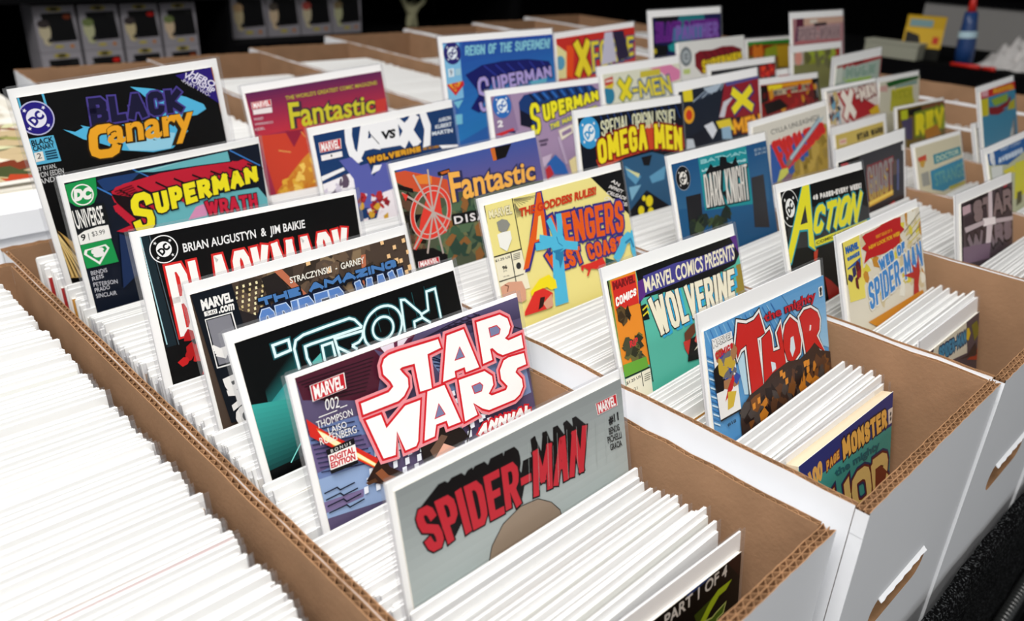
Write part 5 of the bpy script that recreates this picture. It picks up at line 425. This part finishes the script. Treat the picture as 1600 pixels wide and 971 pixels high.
# ------------------------------------------------------------------ cardboard comic boxes
def wall_panel(L_, h, layers, rg, hole=None, pitch=.0066, fold=None, amp_top=.0006):
    """corrugated wall: runs along +x, outer face at y=0, thickness into +y; real liners and flutes along the rim"""
    mb = MB(); lt = .0005; ft = .0030; T_ = layers*(ft+lt)+lt; top = h-.016
    n = max(12, int(L_/pitch*6)); sm = 40
    wob = [rg.uniform(-1, 1)*amp_top for _ in range(sm+2)]
    def hz(x): f = max(0, min(.9999, x/L_))*sm; i = int(f); return h + wob[i]+(wob[i+1]-wob[i])*(f-i)
    def sheet(y, z0, outer, inner, both):
        for i in range(sm):
            xa, xb = L_*i/sm, L_*(i+1)/sm
            V = [(xa, y, z0), (xb, y, z0), (xb, y, hz(xb)), (xa, y, hz(xa))]; W_ = [(p[0], y+lt, p[2]) for p in V]
            mb.face(V, outer); mb.face(W_[::-1], inner); mb.face([V[3], V[2], W_[2], W_[3]], M_FLUTE)
    if hole is None:
        mb.box(0, L_, .0002, T_-.0002, 0, top, M_FLUTE, fm={'right': M_WHITE, 'left': M_WHITE, 'bottom': M_WHITE})
    else:
        hx, hz_, hw, hh = hole; N = 10; ft_ = h-.0012
        ring = [(hx+(hw/2-hh/2)*sx+hh/2*math.cos(a), hz_+hh/2*math.sin(a)) for sx, a0 in ((1, -math.pi/2), (-1, math.pi/2)) for a in [a0+math.pi*k/N for k in range(N+1)]]
        # frame of quads between slot and panel edge
        def outp(p):
            dx, dz = p[0]-hx, p[1]-hz_; X0, X1 = (L_-hx), -hx; s_ = 1e9
            if dx > 1e-9: s_ = min(s_, X0/dx)
            if dx < -1e-9: s_ = min(s_, X1/dx)
            if dz > 1e-9: s_ = min(s_, (ft_-hz_)/dz)
            if dz < -1e-9: s_ = min(s_, -hz_/dz)
            return (hx+dx*s_, hz_+dz*s_)
        m_ = len(ring); cor = {(L_, ft_), (0, ft_), (0, 0), (L_, 0)}
        for i in range(m_):
            a, b = ring[i], ring[(i+1) % m_]; A, B = outp(a), outp(b)
            mid = []
            for c_ in cor:
                ca = math.atan2(c_[1]-hz_, c_[0]-hx); aa = math.atan2(A[1]-hz_, A[0]-hx); ab = math.atan2(B[1]-hz_, B[0]-hx)
                d1 = (ca-aa) % (2*math.pi); d2 = (ab-aa) % (2*math.pi)
                if 1e-6 < d1 < d2-1e-6 and d2 < math.pi: mid.append((d1, c_))
            mid = [c_ for _, c_ in sorted(mid)]
            poly = [a, A]+mid+[B, b]
            mb.face([(p[0], 0, p[1]) for p in poly], M_WHITE); mb.face([(p[0], T_, p[1]) for p in poly][::-1], M_CARD)
            mb.face([(a[0], 0, a[1]), (b[0], 0, b[1]), (b[0], T_, b[1]), (a[0], T_, a[1])], M_FLUTE)
        mb.face([(0, 0, 0), (0, T_, 0), (L_, T_, 0), (L_, 0, 0)], M_WHITE); mb.face([(0, 0, 0), (0, 0, top), (0, T_, top), (0, T_, 0)], M_WHITE); mb.face([(L_, 0, 0), (L_, T_, 0), (L_, T_, top), (L_, 0, top)], M_WHITE)
        mb.face([(0, 0, top), (L_, 0, top), (L_, T_, top), (0, T_, top)], M_FLUTE)
    for l in range(layers+1):
        e_ = .0001 if hole is not None and l == 0 else (-.0001 if hole is not None and l == layers else 0)
        sheet(l*(ft+lt)+e_, top-.001 if hole is not None or 0 < l < layers else 0, M_WHITE if l == 0 else M_FLUTE, M_CARD if l == layers else M_FLUTE, True)
    for xe in (-.0002, L_+.0002): mb.face([(xe, 0, top-.001), (xe, T_, top-.001), (xe, T_, h-.0015), (xe, 0, h-.0015)], M_WHITE)
    for l in range(layers):
        y0 = l*(ft+lt)+lt; ph = rg.random()*6.28; vs = []
        for i in range(n+1):
            x = L_*i/n; y = y0+ft/2+(ft/2-.00025)*math.sin(2*math.pi*x/pitch+ph); vs += [(x, y, top), (x, y, hz(x)-.0004), (x, y+.00045, hz(x)-.0004), (x, y+.00045, top)]
        mb.mesh(vs, [(i*4+a, (i+1)*4+a, (i+1)*4+b, i*4+b) for i in range(n) for a, b in ((0, 1), (1, 2), (2, 3))], M_FLUTE)
    return mb, T_
def comic_box(x0, wid, y0, y1, zrim, label, group, seed, rot=0.0, hole=True, cut=False):
    rg = random.Random(seed); h = zrim-TABLE_Z-(.03 if y0 > .68 else 0)
    root = empty('comic_box', Matrix.Translation((x0+wid/2, y0, zrim-h)) @ Matrix.Rotation(rot, 4, 'Z')); tag(root, label, 'comic box', group)
    Ln = y1-y0
    def put(name, mb, m): o = mb.build(name, root); o.matrix_local = m; return o
    f, tf = wall_panel(wid, h, 2, rg, (wid/2, h-.114, .088, .025) if hole else None)
    fo = put('front_panel', f, Matrix.Translation((-wid/2, 0, 0)))
    b, tb = wall_panel(wid, h, 2, rg, None); put('back_panel', b, Matrix.Translation((wid/2, Ln, 0)) @ Matrix.Rotation(math.pi, 4, 'Z'))
    s, ts = wall_panel(Ln-tf-tb-.001, h, 1, rg, None); put('side_panel', s, Matrix.Translation((-wid/2, Ln-tb-.0005, 0)) @ Matrix.Rotation(-math.pi/2, 4, 'Z'))
    s, ts = wall_panel(Ln-tf-tb-.001, h, 1, rg, None); put('side_panel', s, Matrix.Translation((wid/2, tf+.0005, 0)) @ Matrix.Rotation(math.pi/2, 4, 'Z'))
    bt = MB(); bt.box(-wid/2+ts+.0005, wid/2-ts-.0005, tf+.0005, Ln-tb-.0005, 0, .004, M_CARD); bt.build('bottom_panel', root)
    if hole:   # torn white liner curling out along the top of the hand hole
        fl = MB(); z = h-.114+.0122; n = 16
        for i in range(n):
            xa, xb = -.036+.072*i/n, -.036+.072*(i+1)/n; ra, rb = .0027+.0003*math.sin(i*2.1), .0027+.0003*math.sin((i+1)*2.1)
            fl.face([(xa, -.0001, z+.0006), (xb, -.0001, z+.0006), (xb, -rb*.9, z-rb*.55), (xa, -ra*.9, z-ra*.55)][::-1], M_WHITE); fl.face([(xa, .0004, z), (xb, .0004, z), (xb, -rb*.9, z-rb*.55-.0004), (xa, -ra*.9, z-ra*.55-.0004)], M_WHITE)
        o = fl.build('hand_hole_lip', fo); o.matrix_parent_inverse = Matrix.Translation((wid/2, 0, 0))
    return root, ts
BW = .2082
COLX += [COLX[5]+.2145, COLX[5]+.429]; RIM += [RIM[5]+.004, RIM[5]+.008]
BWS = [.2082, .2030, .2118, .2118, .2118, .2118, .2118, .2118]
GB = 'white cardboard comic boxes in the near row'
FRONT_Y = [0.0, -.010, -.012, -.014, -.015, -.016, -.016, -.016]; BACK_Y = [.668, .700, .690, .690, .690, .690, .70, .70]
BL = ["nearest whole white comic box, its right wall open to view beside the silver comic", "second comic box along the near row, with the sky-blue and teal display comics",
      "third comic box along the near row, with the red starburst and slanting yellow letter comics", "fourth comic box along the near row, with the silver sword comic",
      "fifth comic box along the near row, with the two teal panel comic", "sixth comic box along the near row, with the red-topped blue comic",
      "seventh comic box along the near row, holding only white comic tops", "last comic box of the near row, next to the right-hand table"]
for k in range(8): comic_box(COLX[k], BWS[k], FRONT_Y[k], BACK_Y[k], RIM[k], BL[k], GB, 20+k)
comic_box(-.2086, BW, -.012, .628, 0.0, "comic box at the far left edge, packed solid with white comic tops", GB, 33)
# far row
RX = [.232, .452, .672, .905, 1.165, 1.43, 1.69]; RB = [1.405, 1.425, 1.47, 1.57, 1.62, 1.66, 1.72]
RL = ["far row comic box behind the sky-blue swirl comic", "far row comic box behind the crimson and orange comic, half empty at the back", "far row comic box behind the deep blue comic, left side",
      "far row comic box before the pale figurine", "far row comic box behind the red display comic with yellow letters", "far row comic box left of the indigo display comic", "far row comic box behind the indigo display comic, at the row's right end"]
for k in range(7): comic_box(RX[k]-.055, min(.232, (RX[k+1]-RX[k]-.006) if k < 6 else .25), .735, RB[k], .03, RL[k], 'white cardboard comic boxes in the far row', 60+k, rot=-.065, hole=False)
# ------------------------------------------------------------------ display comics
def sleeve(mb, Wd, Ht, y):
    for (xa, xb) in ((-.0035, .0002), (Wd-.0002, Wd+.0035)): mb.box(xa, xb, y-.0012, y+.0004, 0, Ht+.001, M_FILM)
    mb.box(0, Wd, y-.0002, y+.0004, Ht, Ht+.0022, M_FILM)
BWD, BHT = .1715, .267
PLACED = {}
for (label, colm, P, (yw, ro, ln), cov, art) in COMICS:
    eu = Vector((math.cos(yw)*math.cos(ro), math.sin(yw)*math.cos(ro), math.sin(ro)))
    ev = Vector((0, -math.sin(ln), -math.cos(ln))); ev = (ev-ev.dot(eu)*eu).normalized(); up = -ev; inn = up.cross(eu)
    base = Vector(P)+ev*BHT+eu*BWD/2
    m = Matrix((eu, inn, up)).transposed().to_4x4(); m.translation = base
    root = empty('comic_book', m); tag(root, label, 'comic book', 'display comics standing up out of the boxes')
    PLACED.setdefault(colm, []).append((P[1]+(P[2]+.02)*-math.tan(ln), ln, yw, P, base))
    thick = .0075 if 'thick comic' in label else .0016
    bd = MB(); bd.box(-BWD/2, BWD/2, 0, .0011, 0, BHT, M_BOARD); bd.build('backing_board', root)
    u0, v0, u1, v1, bc = cov; v1 = 2635
    pg = MB(); pc = M_CREAM if thick > .003 else M_PAGES
    pg.box((u0+6)/1e4-BWD/2, (u1-6)/1e4-BWD/2, -thick, -.0001, BHT-v1/1e4, BHT-(v0+5)/1e4, pc); pg.build('page_block', root)
    to3 = lambda u, v, d, t=thick: (u/1e4-BWD/2, -t-.0004+d*1e-3, BHT-v/1e4)
    cover_mesh((u0, v0, u1, v1), bc, art, to3).build('cover', root)
    sl = MB()
    for (xa, xb) in ((-BWD/2-.0030, -BWD/2+.0001), (BWD/2-.0001, BWD/2+.0030)): sl.box(xa, xb, -thick*.5, -thick*.5+.0004, .0, BHT+.0012, M_FILM)
    sl.box(-BWD/2, BWD/2, .0002, .0006, BHT+.0001, BHT+.0020, M_FILM); sl.build('sleeve', root)
# ------------------------------------------------------------------ packed comics
PALETTE = ['b03030', '2c4c8c', '202024', 'c89040', '486048', 'd8d8d8', '7c3c6c', '2c7c8c', 'e0c040', 'd0d0d4']
def packed_data(k, film=True):
    c = s2l(PALETTE[k % len(PALETTE)]) if k in (0, 3, 6) else s2l(['e8e8e4', 'd8d8d8', 'e4e0d8'][k % 3]); mb = MB(); h = .2640+.0006*(k % 4)
    mb.box(-.0857, .0857, .0002, .0012, 0, h, M_PACK)
    mb.box(-.0842, .0842, -.0017, .0001, .002, h-(.0075 if k in (0, 3, 6) else .0040+.0012*(k % 3)), M_PAGES if k in (0, 3, 6) else M_PACK, fm={'front': (M_PLAIN, c), 'left': (M_PLAIN, c)})
    if k >= 10: mb.box(-.0840, .0840, -.0020, -.0017, .002, h-.0008, M_PLAIN, s2l(('c03028', 'b87838')[k-10]))
    if film:
        mb.box(.0857, .0885, -.0006, -.0002, .003, h, M_FILM); mb.box(-.0885, -.0857, -.0006, -.0002, .003, h, M_FILM)
    mb.box(-.0850, .0850, .0012, .0014, h-.022, h+.0006, M_PACK)
    return mb
PACK = [packed_data(k).data('bagged_comic') for k in range(12)]
def interp(tab, y):
    if y <= tab[0][0]: return tab[0][1:]
    for a, b in zip(tab, tab[1:]):
        if y <= b[0]:
            f = (y-a[0])/(b[0]-a[0]); return tuple(a[i]+(b[i]-a[i])*f for i in range(1, len(a)))
    return tab[-1][1:]
ZTOP = {-1: [(.0, -.012), (.3, -.004), (.6, -.002)], 0: [(.04, -.020), (.12, -.023), (.205, -.036), (.26, -.020), (.38, -.016), (.53, -.014), (.58, -.004)], 1: [(.05, -.008), (.10, -.011), (.165, -.010), (.28, -.007), (.395, .0), (.65, .008)],
        2: [(.06, -.002), (.105, -.011), (.15, -.005), (.26, .004), (.37, .003), (.49, .018), (.65, .020)], 3: [(.05, .0), (.096, -.008), (.22, .008), (.65, .020)], 4: [(.05, -.012), (.216, -.010), (.65, .010)], 5: [(.05, -.022), (.65, -.006)], 6: [(.05, -.020), (.65, -.012)], 7: [(.05, -.016), (.65, -.010)]}
FRONTP = {-1: .030, 0: .055, 1: .058, 2: .062, 3: .05, 4: .05, 5: .05, 6: .06, 7: .06}
ENDP = {-1: .600, 0: .640, 1: .655, 2: .65, 3: .65, 4: .65, 5: .655, 6: .66, 7: .66}
slots = []
rg = random.Random(77)
for colm in range(-1, 8):
    disp = sorted(PLACED.get(colm, []))
    tab = [(.02, .10, 0.0)]+[(d[0], d[1], d[2]) for d in disp if d[0] > .06]+[(.72, .06, 0.0)]
    if colm == -1: tab = [(.0, .16, 0), (.3, .15, 0), (.62, .05, 0)]
    xl = (COLX[colm] if colm >= 0 else -.2086); y = FRONTP[colm]; i = 0
    marks = [.0]+[d[0] for d in disp]
    while y < ENDP[colm]:
        ln, yw = interp(tab, y); zt = interp(ZTOP[colm], y)[0]
        if all(abs(y-d[0]) > .0040 for d in disp):
            zt2 = zt+rg.uniform(-.0022, .0022)+(rg.uniform(.002, .005) if rg.random() < .06 else 0)
            x = xl+.0193+.0857+rg.uniform(-.0026, .0026)+(-.003 if colm == -1 else 0)
            seg = sum(1 for d in disp if d[0] < y)
            slots.append((colm, seg, x, y, zt2, ln+rg.uniform(-.006, .006), yw+rg.uniform(-.006, .006), rg.choice((1, 1, 2, 2, 4, 4, 5, 5, 7, 7, 8, 8, 9, 9, 1, 2, 4, 5, 7, 8, 9, 0, 3, 6)) if colm != -1 or not (.185 < y < .215 or .43 < y < .436) else rg.choice((1, 2, 10, 11, 11, 4))))
        y += rg.uniform(.0032, .0037) if y > FRONTP[colm]+.06 or colm not in (0, 1, 2) else rg.uniform(.0046, .0072)
def pmat(s):
    colm, seg, x, y, zt, ln, yw, k = s
    up = Vector((0, math.sin(ln), math.cos(ln))); eu = Vector((math.cos(yw), math.sin(yw), 0)); up = (up-up.dot(eu)*eu).normalized(); inn = up.cross(eu)
    top = Vector((x, y+(zt+.02)*math.tan(ln), zt)); m = Matrix((eu, inn, up)).transposed().to_4x4(); m.translation = top-up*.2645
    return m, top
camp = Vector(CAM['pos']); RV = Vector((math.cos(CAM['yaw']), -math.sin(CAM['yaw']), 0))
def rank(s):
    m, top = pmat(s); d = top-camp; z = d.dot(VIEW)
    if z < .05: return 1e9
    off = abs(d.dot(RV))/z
    return z + (0 if off < .72 else 5)
order = sorted(range(len(slots)), key=lambda i: rank(slots[i])); NEAR = 284
SEGL = {-1: "white-backed bagged comic in the solid pack of the far left box"}
WHO = {0: ['black comic with green shapes', 'silver comic', 'purple comic with the giant title', 'black comic with the glowing outlined title', 'brown city comic', 'black comic with the huge red-edged title', 'yellow-titled comic with a green badge', 'sky-blue swirl comic'],
       1: ['thick navy-topped comic', 'sky-blue comic with fat red letters', 'teal comic with the cream title', 'pale yellow comic with the blue hand', 'red spiky wheel comic', 'navy ring-letter comic', 'crimson and orange comic'],
       2: ['blue-lettered front comic', 'red starburst comic', 'slanting yellow letter comic', 'dark blue comic with the teal panel', 'orange arch comic', 'mauve comic', 'deep blue comic'],
       3: ['box front', 'white flare comic', 'charcoal comic', 'silver sword comic', 'crimson panel comic', 'pink blot comic', 'red comic with yellow letters'],
       4: ['box front']+['blue shield-panel comic', 'two teal panel comic', 'mustard comic', 'diagonal crimson band comic', 'dark red banded comic', 'low black and red comic', 'white roundel comic', 'indigo comic'],
       5: ['box front']+['grey and black comic', 'red-topped blue comic', 'yellow-green letter comic', 'dark green topped comic', 'pale green comic', 'pink line comic', 'olive comic', 'dusty pink comic']}
for i in order[:NEAR]:
    s = slots[i]; m, top = pmat(s)
    o = bpy.data.objects.new('bagged_comic', PACK[s[7]]); COL.objects.link(o); o.matrix_world = m
    if s[0] == -1: lb = SEGL[-1]
    else:
        w_ = WHO[s[0]]; a = min(s[1], len(w_)); nm = w_[a-1] if a > 0 else 'box front'
        lb = "white-backed bagged comic packed right behind the "+nm if a > 0 else "white-backed bagged comic packed before the "+w_[0]
    tag(o, lb, 'packed comic', lb.replace('bagged comic', 'bagged comics'))
rest = MB()
base_parts = [packed_data(k, False) for k in range(12)]
def add_rest(m, k):
    p = base_parts[k]; b = len(rest.v); rest.v += [tuple(m @ Vector(v)) for v in p.v]
    rest.f += [tuple(b+i for i in f) for f in p.f]; rest.c += p.c; mp = [rest.mi(x) for x in p.mats]; rest.m += [mp[i] for i in p.m]
for i in order[NEAR:]: add_rest(pmat(slots[i])[0], slots[i][7])
for k in range(7):
    y = .80; ang = -.065; wid = min(.232, (RX[k+1]-RX[k]-.006) if k < 6 else .25)
    while y < RB[k]-[.03, .16, .12, .22, .25, .06, .3][k]:
        c, s_ = math.cos(ang), math.sin(ang); lx, ly = 0.0, y-.735; px = RX[k]-.055+wid/2
        up = Vector((0, .10, 1)).normalized(); eu = Vector((c, s_, 0)); up = (up-up.dot(eu)*eu).normalized(); inn = up.cross(eu)
        zt = [.008, .012, .014, .0, .0, .008, .012][k]+rg.uniform(-.002, .002)
        m = Matrix((eu, inn, up)).transposed().to_4x4(); m.translation = Vector((px-ly*s_, .735+ly*c, zt))-up*.2645
        add_rest(m, rg.choice((1, 2, 4, 5, 7, 8, 9))); y += rg.uniform(.0036, .005)
tag(rest.build('packed_comics'), 'white-topped bagged comics filling the farther parts of all the boxes', 'packed comics', None, 'stuff')
# ------------------------------------------------------------------ flat comics lying on the lidded box behind the near row
lb_root, _ = comic_box(-.052, .222, .735, 1.62, .003, "lidded white box behind the nearest box, carrying flat comics", 'white cardboard comic boxes in the far row', 91, hole=False)
ld = MB(); ld.box(-.111, .111, -.002, .887, .2685, .2715, M_WHITE); ld.box(-.1125, .1125, -.0045, -.0022, .2485, .2715, M_WHITE); ld.build('lid', lb_root)
def flat_comic(x, y, z, rz, cols, seed, label, n=1):
    root = empty('flat_comic', Matrix.Translation((x, y, z)) @ Matrix.Rotation(rz, 4, 'Z')); tag(root, label, 'comic book', 'comics lying flat on the lidded box')
    t = .0030*n; p = MB(); p.box(-.084, .084, -.129, .129, 0, t, M_PAGES); p.build('page_block', root)
    art = [['n', cols, [0, 0, 1700, 0, 1700, 2580, 0, 2580], 60, 260, seed]]
    cover_mesh((0, 0, 1700, 2580), cols[0], art, lambda u, v, d: (u/1e4-.085, .129-v/1e4, t+.0005-d*1e-3)).build('cover', root)
    return t
zz = .0062; k = 0
for (c, lb) in ((['d8d4c8', 'b0a898'], 'bottom one of the flat comics stacked on the lidded box'), (['c8c0b0', '7c7468'], 'second lowest of the flat comics stacked on the lidded box'),
                (['d8d0c0', 'a09888'], 'third lowest of the flat comics stacked on the lidded box')):
    zz += flat_comic(.055+.004*k, .925+.005*k, zz, .03*k-.04, c, k, lb)+.0008; k += 1
flat_comic(.060, .928, zz, .02, ['b8a480', 'c8c8a0', '70301c', '8c8c50', 'e0d4c0', 'a83c20', '404828'], 7, 'topmost flat comic of the near stack, with red and olive patches')
z0 = .0062+.0036
flat_comic(.085, 1.075+.125, .0062, -.03, ['d8d4c8', 'c0b8a8', 'e4e0d8'], 8, 'pale flat comic lying just behind the near stack on the lidded box')
zz = .0062
for (c, lb) in ((['c0b8b0', '908880'], 'bottom flat comic of the far stack on the lidded box'), (['b8b0a8', '605850'], 'middle flat comic of the far stack on the lidded box')):
    zz += flat_comic(.075, 1.475, zz, .02, c, 12, lb, 2)+.0008
flat_comic(.078, 1.476, zz, .0, ['b87850', 'c89470', '8c4838', 'd0b090', '707850', 'c86040'], 13, 'topmost flat comic of the far stack, covered in orange and salmon patches')
# ------------------------------------------------------------------ black shelving with boxed toys behind the far row
sh = empty('display_shelf', Matrix.Translation((.95, 2.2, FLOOR_Z))); tag(sh, 'black shelving unit at the back carrying boxed toys', 'shelf')
def board(name, x0, x1, y0, y1, z0, z1): b = MB(); b.box(x0-.95, x1-.95, y0-2.2, y1-2.2, z0-FLOOR_Z, z1-FLOOR_Z, M_BLACK); b.build(name, sh)
board('shelf_board', -.2, .86, 1.96, 2.4, -.250, -.232); board('shelf_board', .872, 1.9, 1.96, 2.4, -.052, -.034); board('back_panel', -.2, 1.9, 2.41, 2.43, FLOOR_Z, .6)
board('shelf_board', -.2, .86, 1.94, 2.4, .078, .090); board('shelf_board', .872, 1.9, 1.98, 2.4, .104, .116); board('side_panel', -.22, -.203, 1.96, 2.4, FLOOR_Z, .6); board('side_panel', .861, .871, 1.96, 2.4, FLOOR_Z, .6); board('side_panel', 1.903, 1.92, 1.96, 2.4, FLOOR_Z, .6)  # the two upper boards are added to shade the boxed toys below
def toy_box(x, y, z, w_, h, logo, fig, hair, dot, label, group):
    root = empty('toy_box', Matrix.Translation((x, y, z))); tag(root, label, 'toy box', group); d = .085
    c = MB(); W_, K_ = s2l('98949a'), s2l('060608'); c.box(-w_/2, w_/2, 0, d, 0, h, M_PLAIN, W_); c.build('carton', root)
    wn = MB(); pts = [(-.12, .22), (-.28, .5), (-.34, .84), (.40, .86), (.46, .24)]
    wn.face([(p[0]*w_, -.0006, p[1]*h) for p in reversed(pts)], M_PLAIN, K_); wn.box(w_/2, w_/2+.0006, .006, d-.006, h*.24, h*.84, M_PLAIN, K_)
    for i in range(5): a, b = pts[i], pts[(i+1) % 5]; wn.face([(a[0]*w_, -.0006, a[1]*h), (b[0]*w_, -.0006, b[1]*h), (b[0]*w_, .0002, b[1]*h), (a[0]*w_, .0002, a[1]*h)], M_PLAIN, K_)
    wn.build('window', root)
    p = MB()
    def disc(cx, cz, rx, rz, col, o): p.face([(cx*w_+rx*w_*math.cos(-2*math.pi*i/18), -.0008-o, cz*h+rz*h*math.sin(-2*math.pi*i/18)) for i in range(18)], M_PLAIN, s2l(col))
    disc(-.30, .46, .14, .20, fig, 0); disc(-.31, .62, .15, .09, hair, .0002); disc(-.26, .24, .11, .09, fig, .0004); disc(-.20, .26, .07, .05, '1c1c20', .0006)
    disc(.0, .93, .20, .05, logo, .0002); disc(0, .93, .11, .035, '141010', .0004); disc(.30, .12, .05, .04, 'c07830', .0002); disc(-.02, .12, .12, .035, 'b8a848', .0002); disc(.28, .76, .10, .05, dot, .0006)
    p.build('printed_panel', root)
FIG = ['c8b890', 'd0b898', 'c8bc9c', 'b8b890']; 
ROWN = {0: 'lower', 1: 'middle', 2: 'top'}
CN = ['first', 'second', 'third', 'fourth']
for c in range(4):
    for r in range(3):
        toy_box(.464+c*.0945, 1.985, -.2315+r*.1005+(.0), .0865, .0995, 'a89830', FIG[(c+r) % 4], ['6c7848', '40383c', '383030', '505048'][(c*2+r) % 4], ['c81810', '181818', '7c3414', '181818'][(c+r*3) % 4],
                '%s-row boxed toy, %s column from the left on the black shelf' % (ROWN[r], CN[c]), 'boxed toys stacked on the black shelf')
for c in range(4):
    toy_box(.968+c*.1045, 2.05, -.0335, .0985, .128, ['2c3c8c', '302c60', '803030', '2c3c8c'][c], FIG[c], ['b89870', '504840', 'a84840', '807050'][c], ['101014']*1 and '141014', '%s boxed toy from the left on the higher black shelf board' % CN[c], 'boxed toys on the higher shelf board')
# pale figurine with raised arms
fg = bpy.data.meshes.new('toy_figurine')
V_ = [(0, 0, .030), (0, 0, .052), (0, 0, .066), (0, -.002, .080), (-.022, 0, .066), (-.036, -.004, .084), (.022, 0, .064), (.040, -.004, .074), (-.012, 0, .012), (-.014, -.004, .001), (.012, 0, .012), (.014, -.004, .001), (-.044, -.004, .100), (.050, -.004, .090)]
E_ = [(0, 1), (1, 2), (2, 3), (1, 4), (4, 5), (1, 6), (6, 7), (0, 8), (8, 9), (0, 10), (10, 11), (5, 12), (7, 13)]
R_ = [.016, .018, .011, .015, .009, .008, .009, .008, .010, .011, .010, .011, .011, .011]
fg.from_pydata(V_, E_, []); fo = bpy.data.objects.new('toy_figurine', fg); COL.objects.link(fo); fo.location = (1.545, 2.08, -.034)
fo.modifiers.new('skin', 'SKIN'); fo.modifiers.new('smooth', 'SUBSURF').levels = 2; fo.modifiers['smooth'].render_levels = 2
for i, r in enumerate(R_): fg.skin_vertices[0].data[i].radius = (r, r)
fg.skin_vertices[0].data[0].use_root = True
fg.materials.append(mat('cream_vinyl', (.42, .40, .24), .6, .3)); tag(fo, 'pale cream figurine with raised arms on the black shelf', 'figurine')
# ------------------------------------------------------------------ right-hand table with odds and ends, grey partition
table('side_table', 2.12, 2.62, .15, 1.25, .004, 'black draped table at the right with a yellow pack and blue bottle')
pp_ = MB(); pp_.box(3.0, 3.03, -.6, 1.045, FLOOR_Z, .105, M_GREY); pp_.box(2.985, 3.045, -.62, 1.06, .105, .125, M_BLACK)
o = pp_.build('partition_panel'); tag(o, 'grey partition panel behind the blue bottle at the right', 'partition')
yp = empty('yellow_toy_pack', Matrix.Translation((2.22, .745, .0045)) @ Matrix.Rotation(-1.2, 4, 'Z') @ Matrix.Scale(.85, 4)); tag(yp, 'yellow boxed toy with dark windows on the right table', 'toy pack')
Y_ = s2l('c8a020'); b = MB(); b.box(-.055, .055, -.02, .02, .035, .125, M_PLAIN, Y_); b.box(-.055, .055, -.045, .02, 0, .035, M_PLAIN, s2l('14140c')); b.face([(-.055, -.02, .09), (-.055, -.045, .035), (.055, -.045, .035), (.055, -.02, .09)], M_PLAIN, Y_)
b.face([(-.055, -.02, .09), (-.055, -.02, .035), (-.055, -.045, .035)], M_PLAIN, Y_); b.face([(.055, -.02, .09), (.055, -.045, .035), (.055, -.02, .035)], M_PLAIN, Y_); b.build('carton', yp)
b = MB(); b.box(-.045, .02, -.0208, -.0200, .094, .115, M_PLAIN, s2l('7c9ca0')); b.build('label', yp)
b = MB(); b.face([(-.05, -.0255, .080), (-.05, -.044, .039), (-.002, -.044, .039), (-.012, -.030, .070)], M_PLAIN, s2l('100c08')); b.build('window', yp)
b = MB(); b.face([(.028, -.031, .068), (.028, -.040, .048), (.045, -.040, .048), (.045, -.031, .068)], M_PLAIN, s2l('b83018')); b.build('badge', yp)
bo = empty('spray_bottle', Matrix.Translation((2.2, .622, .0045)) @ Matrix.Rotation(-.10, 4, 'X')); tag(bo, 'dark blue bottle with a red nozzle on the right table', 'bottle')
def lathe_part(name, prof, m, parent): q = MB(); q.smooth = True; q.lathe(prof, m, 24); q.build(name, parent)
M_BLUE = mat('blue_plastic', (.012, .045, .16), .35, .5); M_RED = mat('red_plastic', (.55, .02, .012), .4, .4)
lathe_part('body', [(0, 0), (.022, 0), (.0225, .04), (.021, .075), (.0175, .10), (.015, .128), (.0, .128)], M_BLUE, bo); lathe_part('label_band', [(.0222, .066), (.0216, .082)], mat('label_paper', (.45, .62, .7), .6), bo); lathe_part('nozzle', [(0, .1285), (.011, .1285), (.008, .15), (.0055, .19), (0, .192)], M_RED, bo)
hp = MB(); hp.smooth = True; rg2 = random.Random(4); N_ = 22
def hz_(i, j): u, v = i/N_*2-1, j/N_*2-1; return max(0, (1-u*u)*(1-v*v))*.052*(1+.35*math.sin(i*1.1+j*.7)+.25*math.sin(j*1.9-i*.6))
vs = [(2.33+.13*(i/N_*2-1)*(1+.1*math.sin(j)), .52+.085*(j/N_*2-1)*(1+.1*math.sin(i)), .005+hz_(i, j)) for i in range(N_+1) for j in range(N_+1)]
hp.mesh(vs, [(i*(N_+1)+j, (i+1)*(N_+1)+j, (i+1)*(N_+1)+j+1, i*(N_+1)+j+1) for i in range(N_) for j in range(N_)], mat('crumpled_plastic', (.55, .53, .52), .5, .3))
tag(hp.build('crumpled_bag'), 'crumpled pale plastic bag heap right of the blue bottle', 'bag')
for k, (yy, zz_, cc, lb) in enumerate([(.80, .0045, '989888', 'pale grey shallow carton beneath the yellow boxed toy side of the table')]):
    ct = MB(); ct.box(2.14, 2.19, .72, .86, .0046, .040, M_PLAIN, s2l(cc)); ct.box(2.138, 2.192, .718, .862, .040, .046, M_PLAIN, s2l('a0a090')); tag(ct.build('shallow_carton'), 'pale grey shallow carton before the yellow boxed toy', 'carton')
for k, (yy, lb) in enumerate([(.63, 'red marker pen lying before the blue bottle'), (.555, 'shorter red marker pen near the crumpled bag')]):
    pn = MB(); pn.smooth = True; L_ = .07 if k == 0 else .03; n_ = 12
    prof = [(0, 0), (.0045, 0), (.005, L_*.6), (.0058, L_*.62), (.0055, L_), (0, L_)]; pn.lathe(prof, M_RED, n_); o = pn.build('marker_pen'); o.matrix_world = Matrix.Translation((2.135, yy, .0105)) @ Matrix.Rotation(math.pi/2, 4, 'X'); tag(o, lb, 'pen', 'red marker pens on the right table')
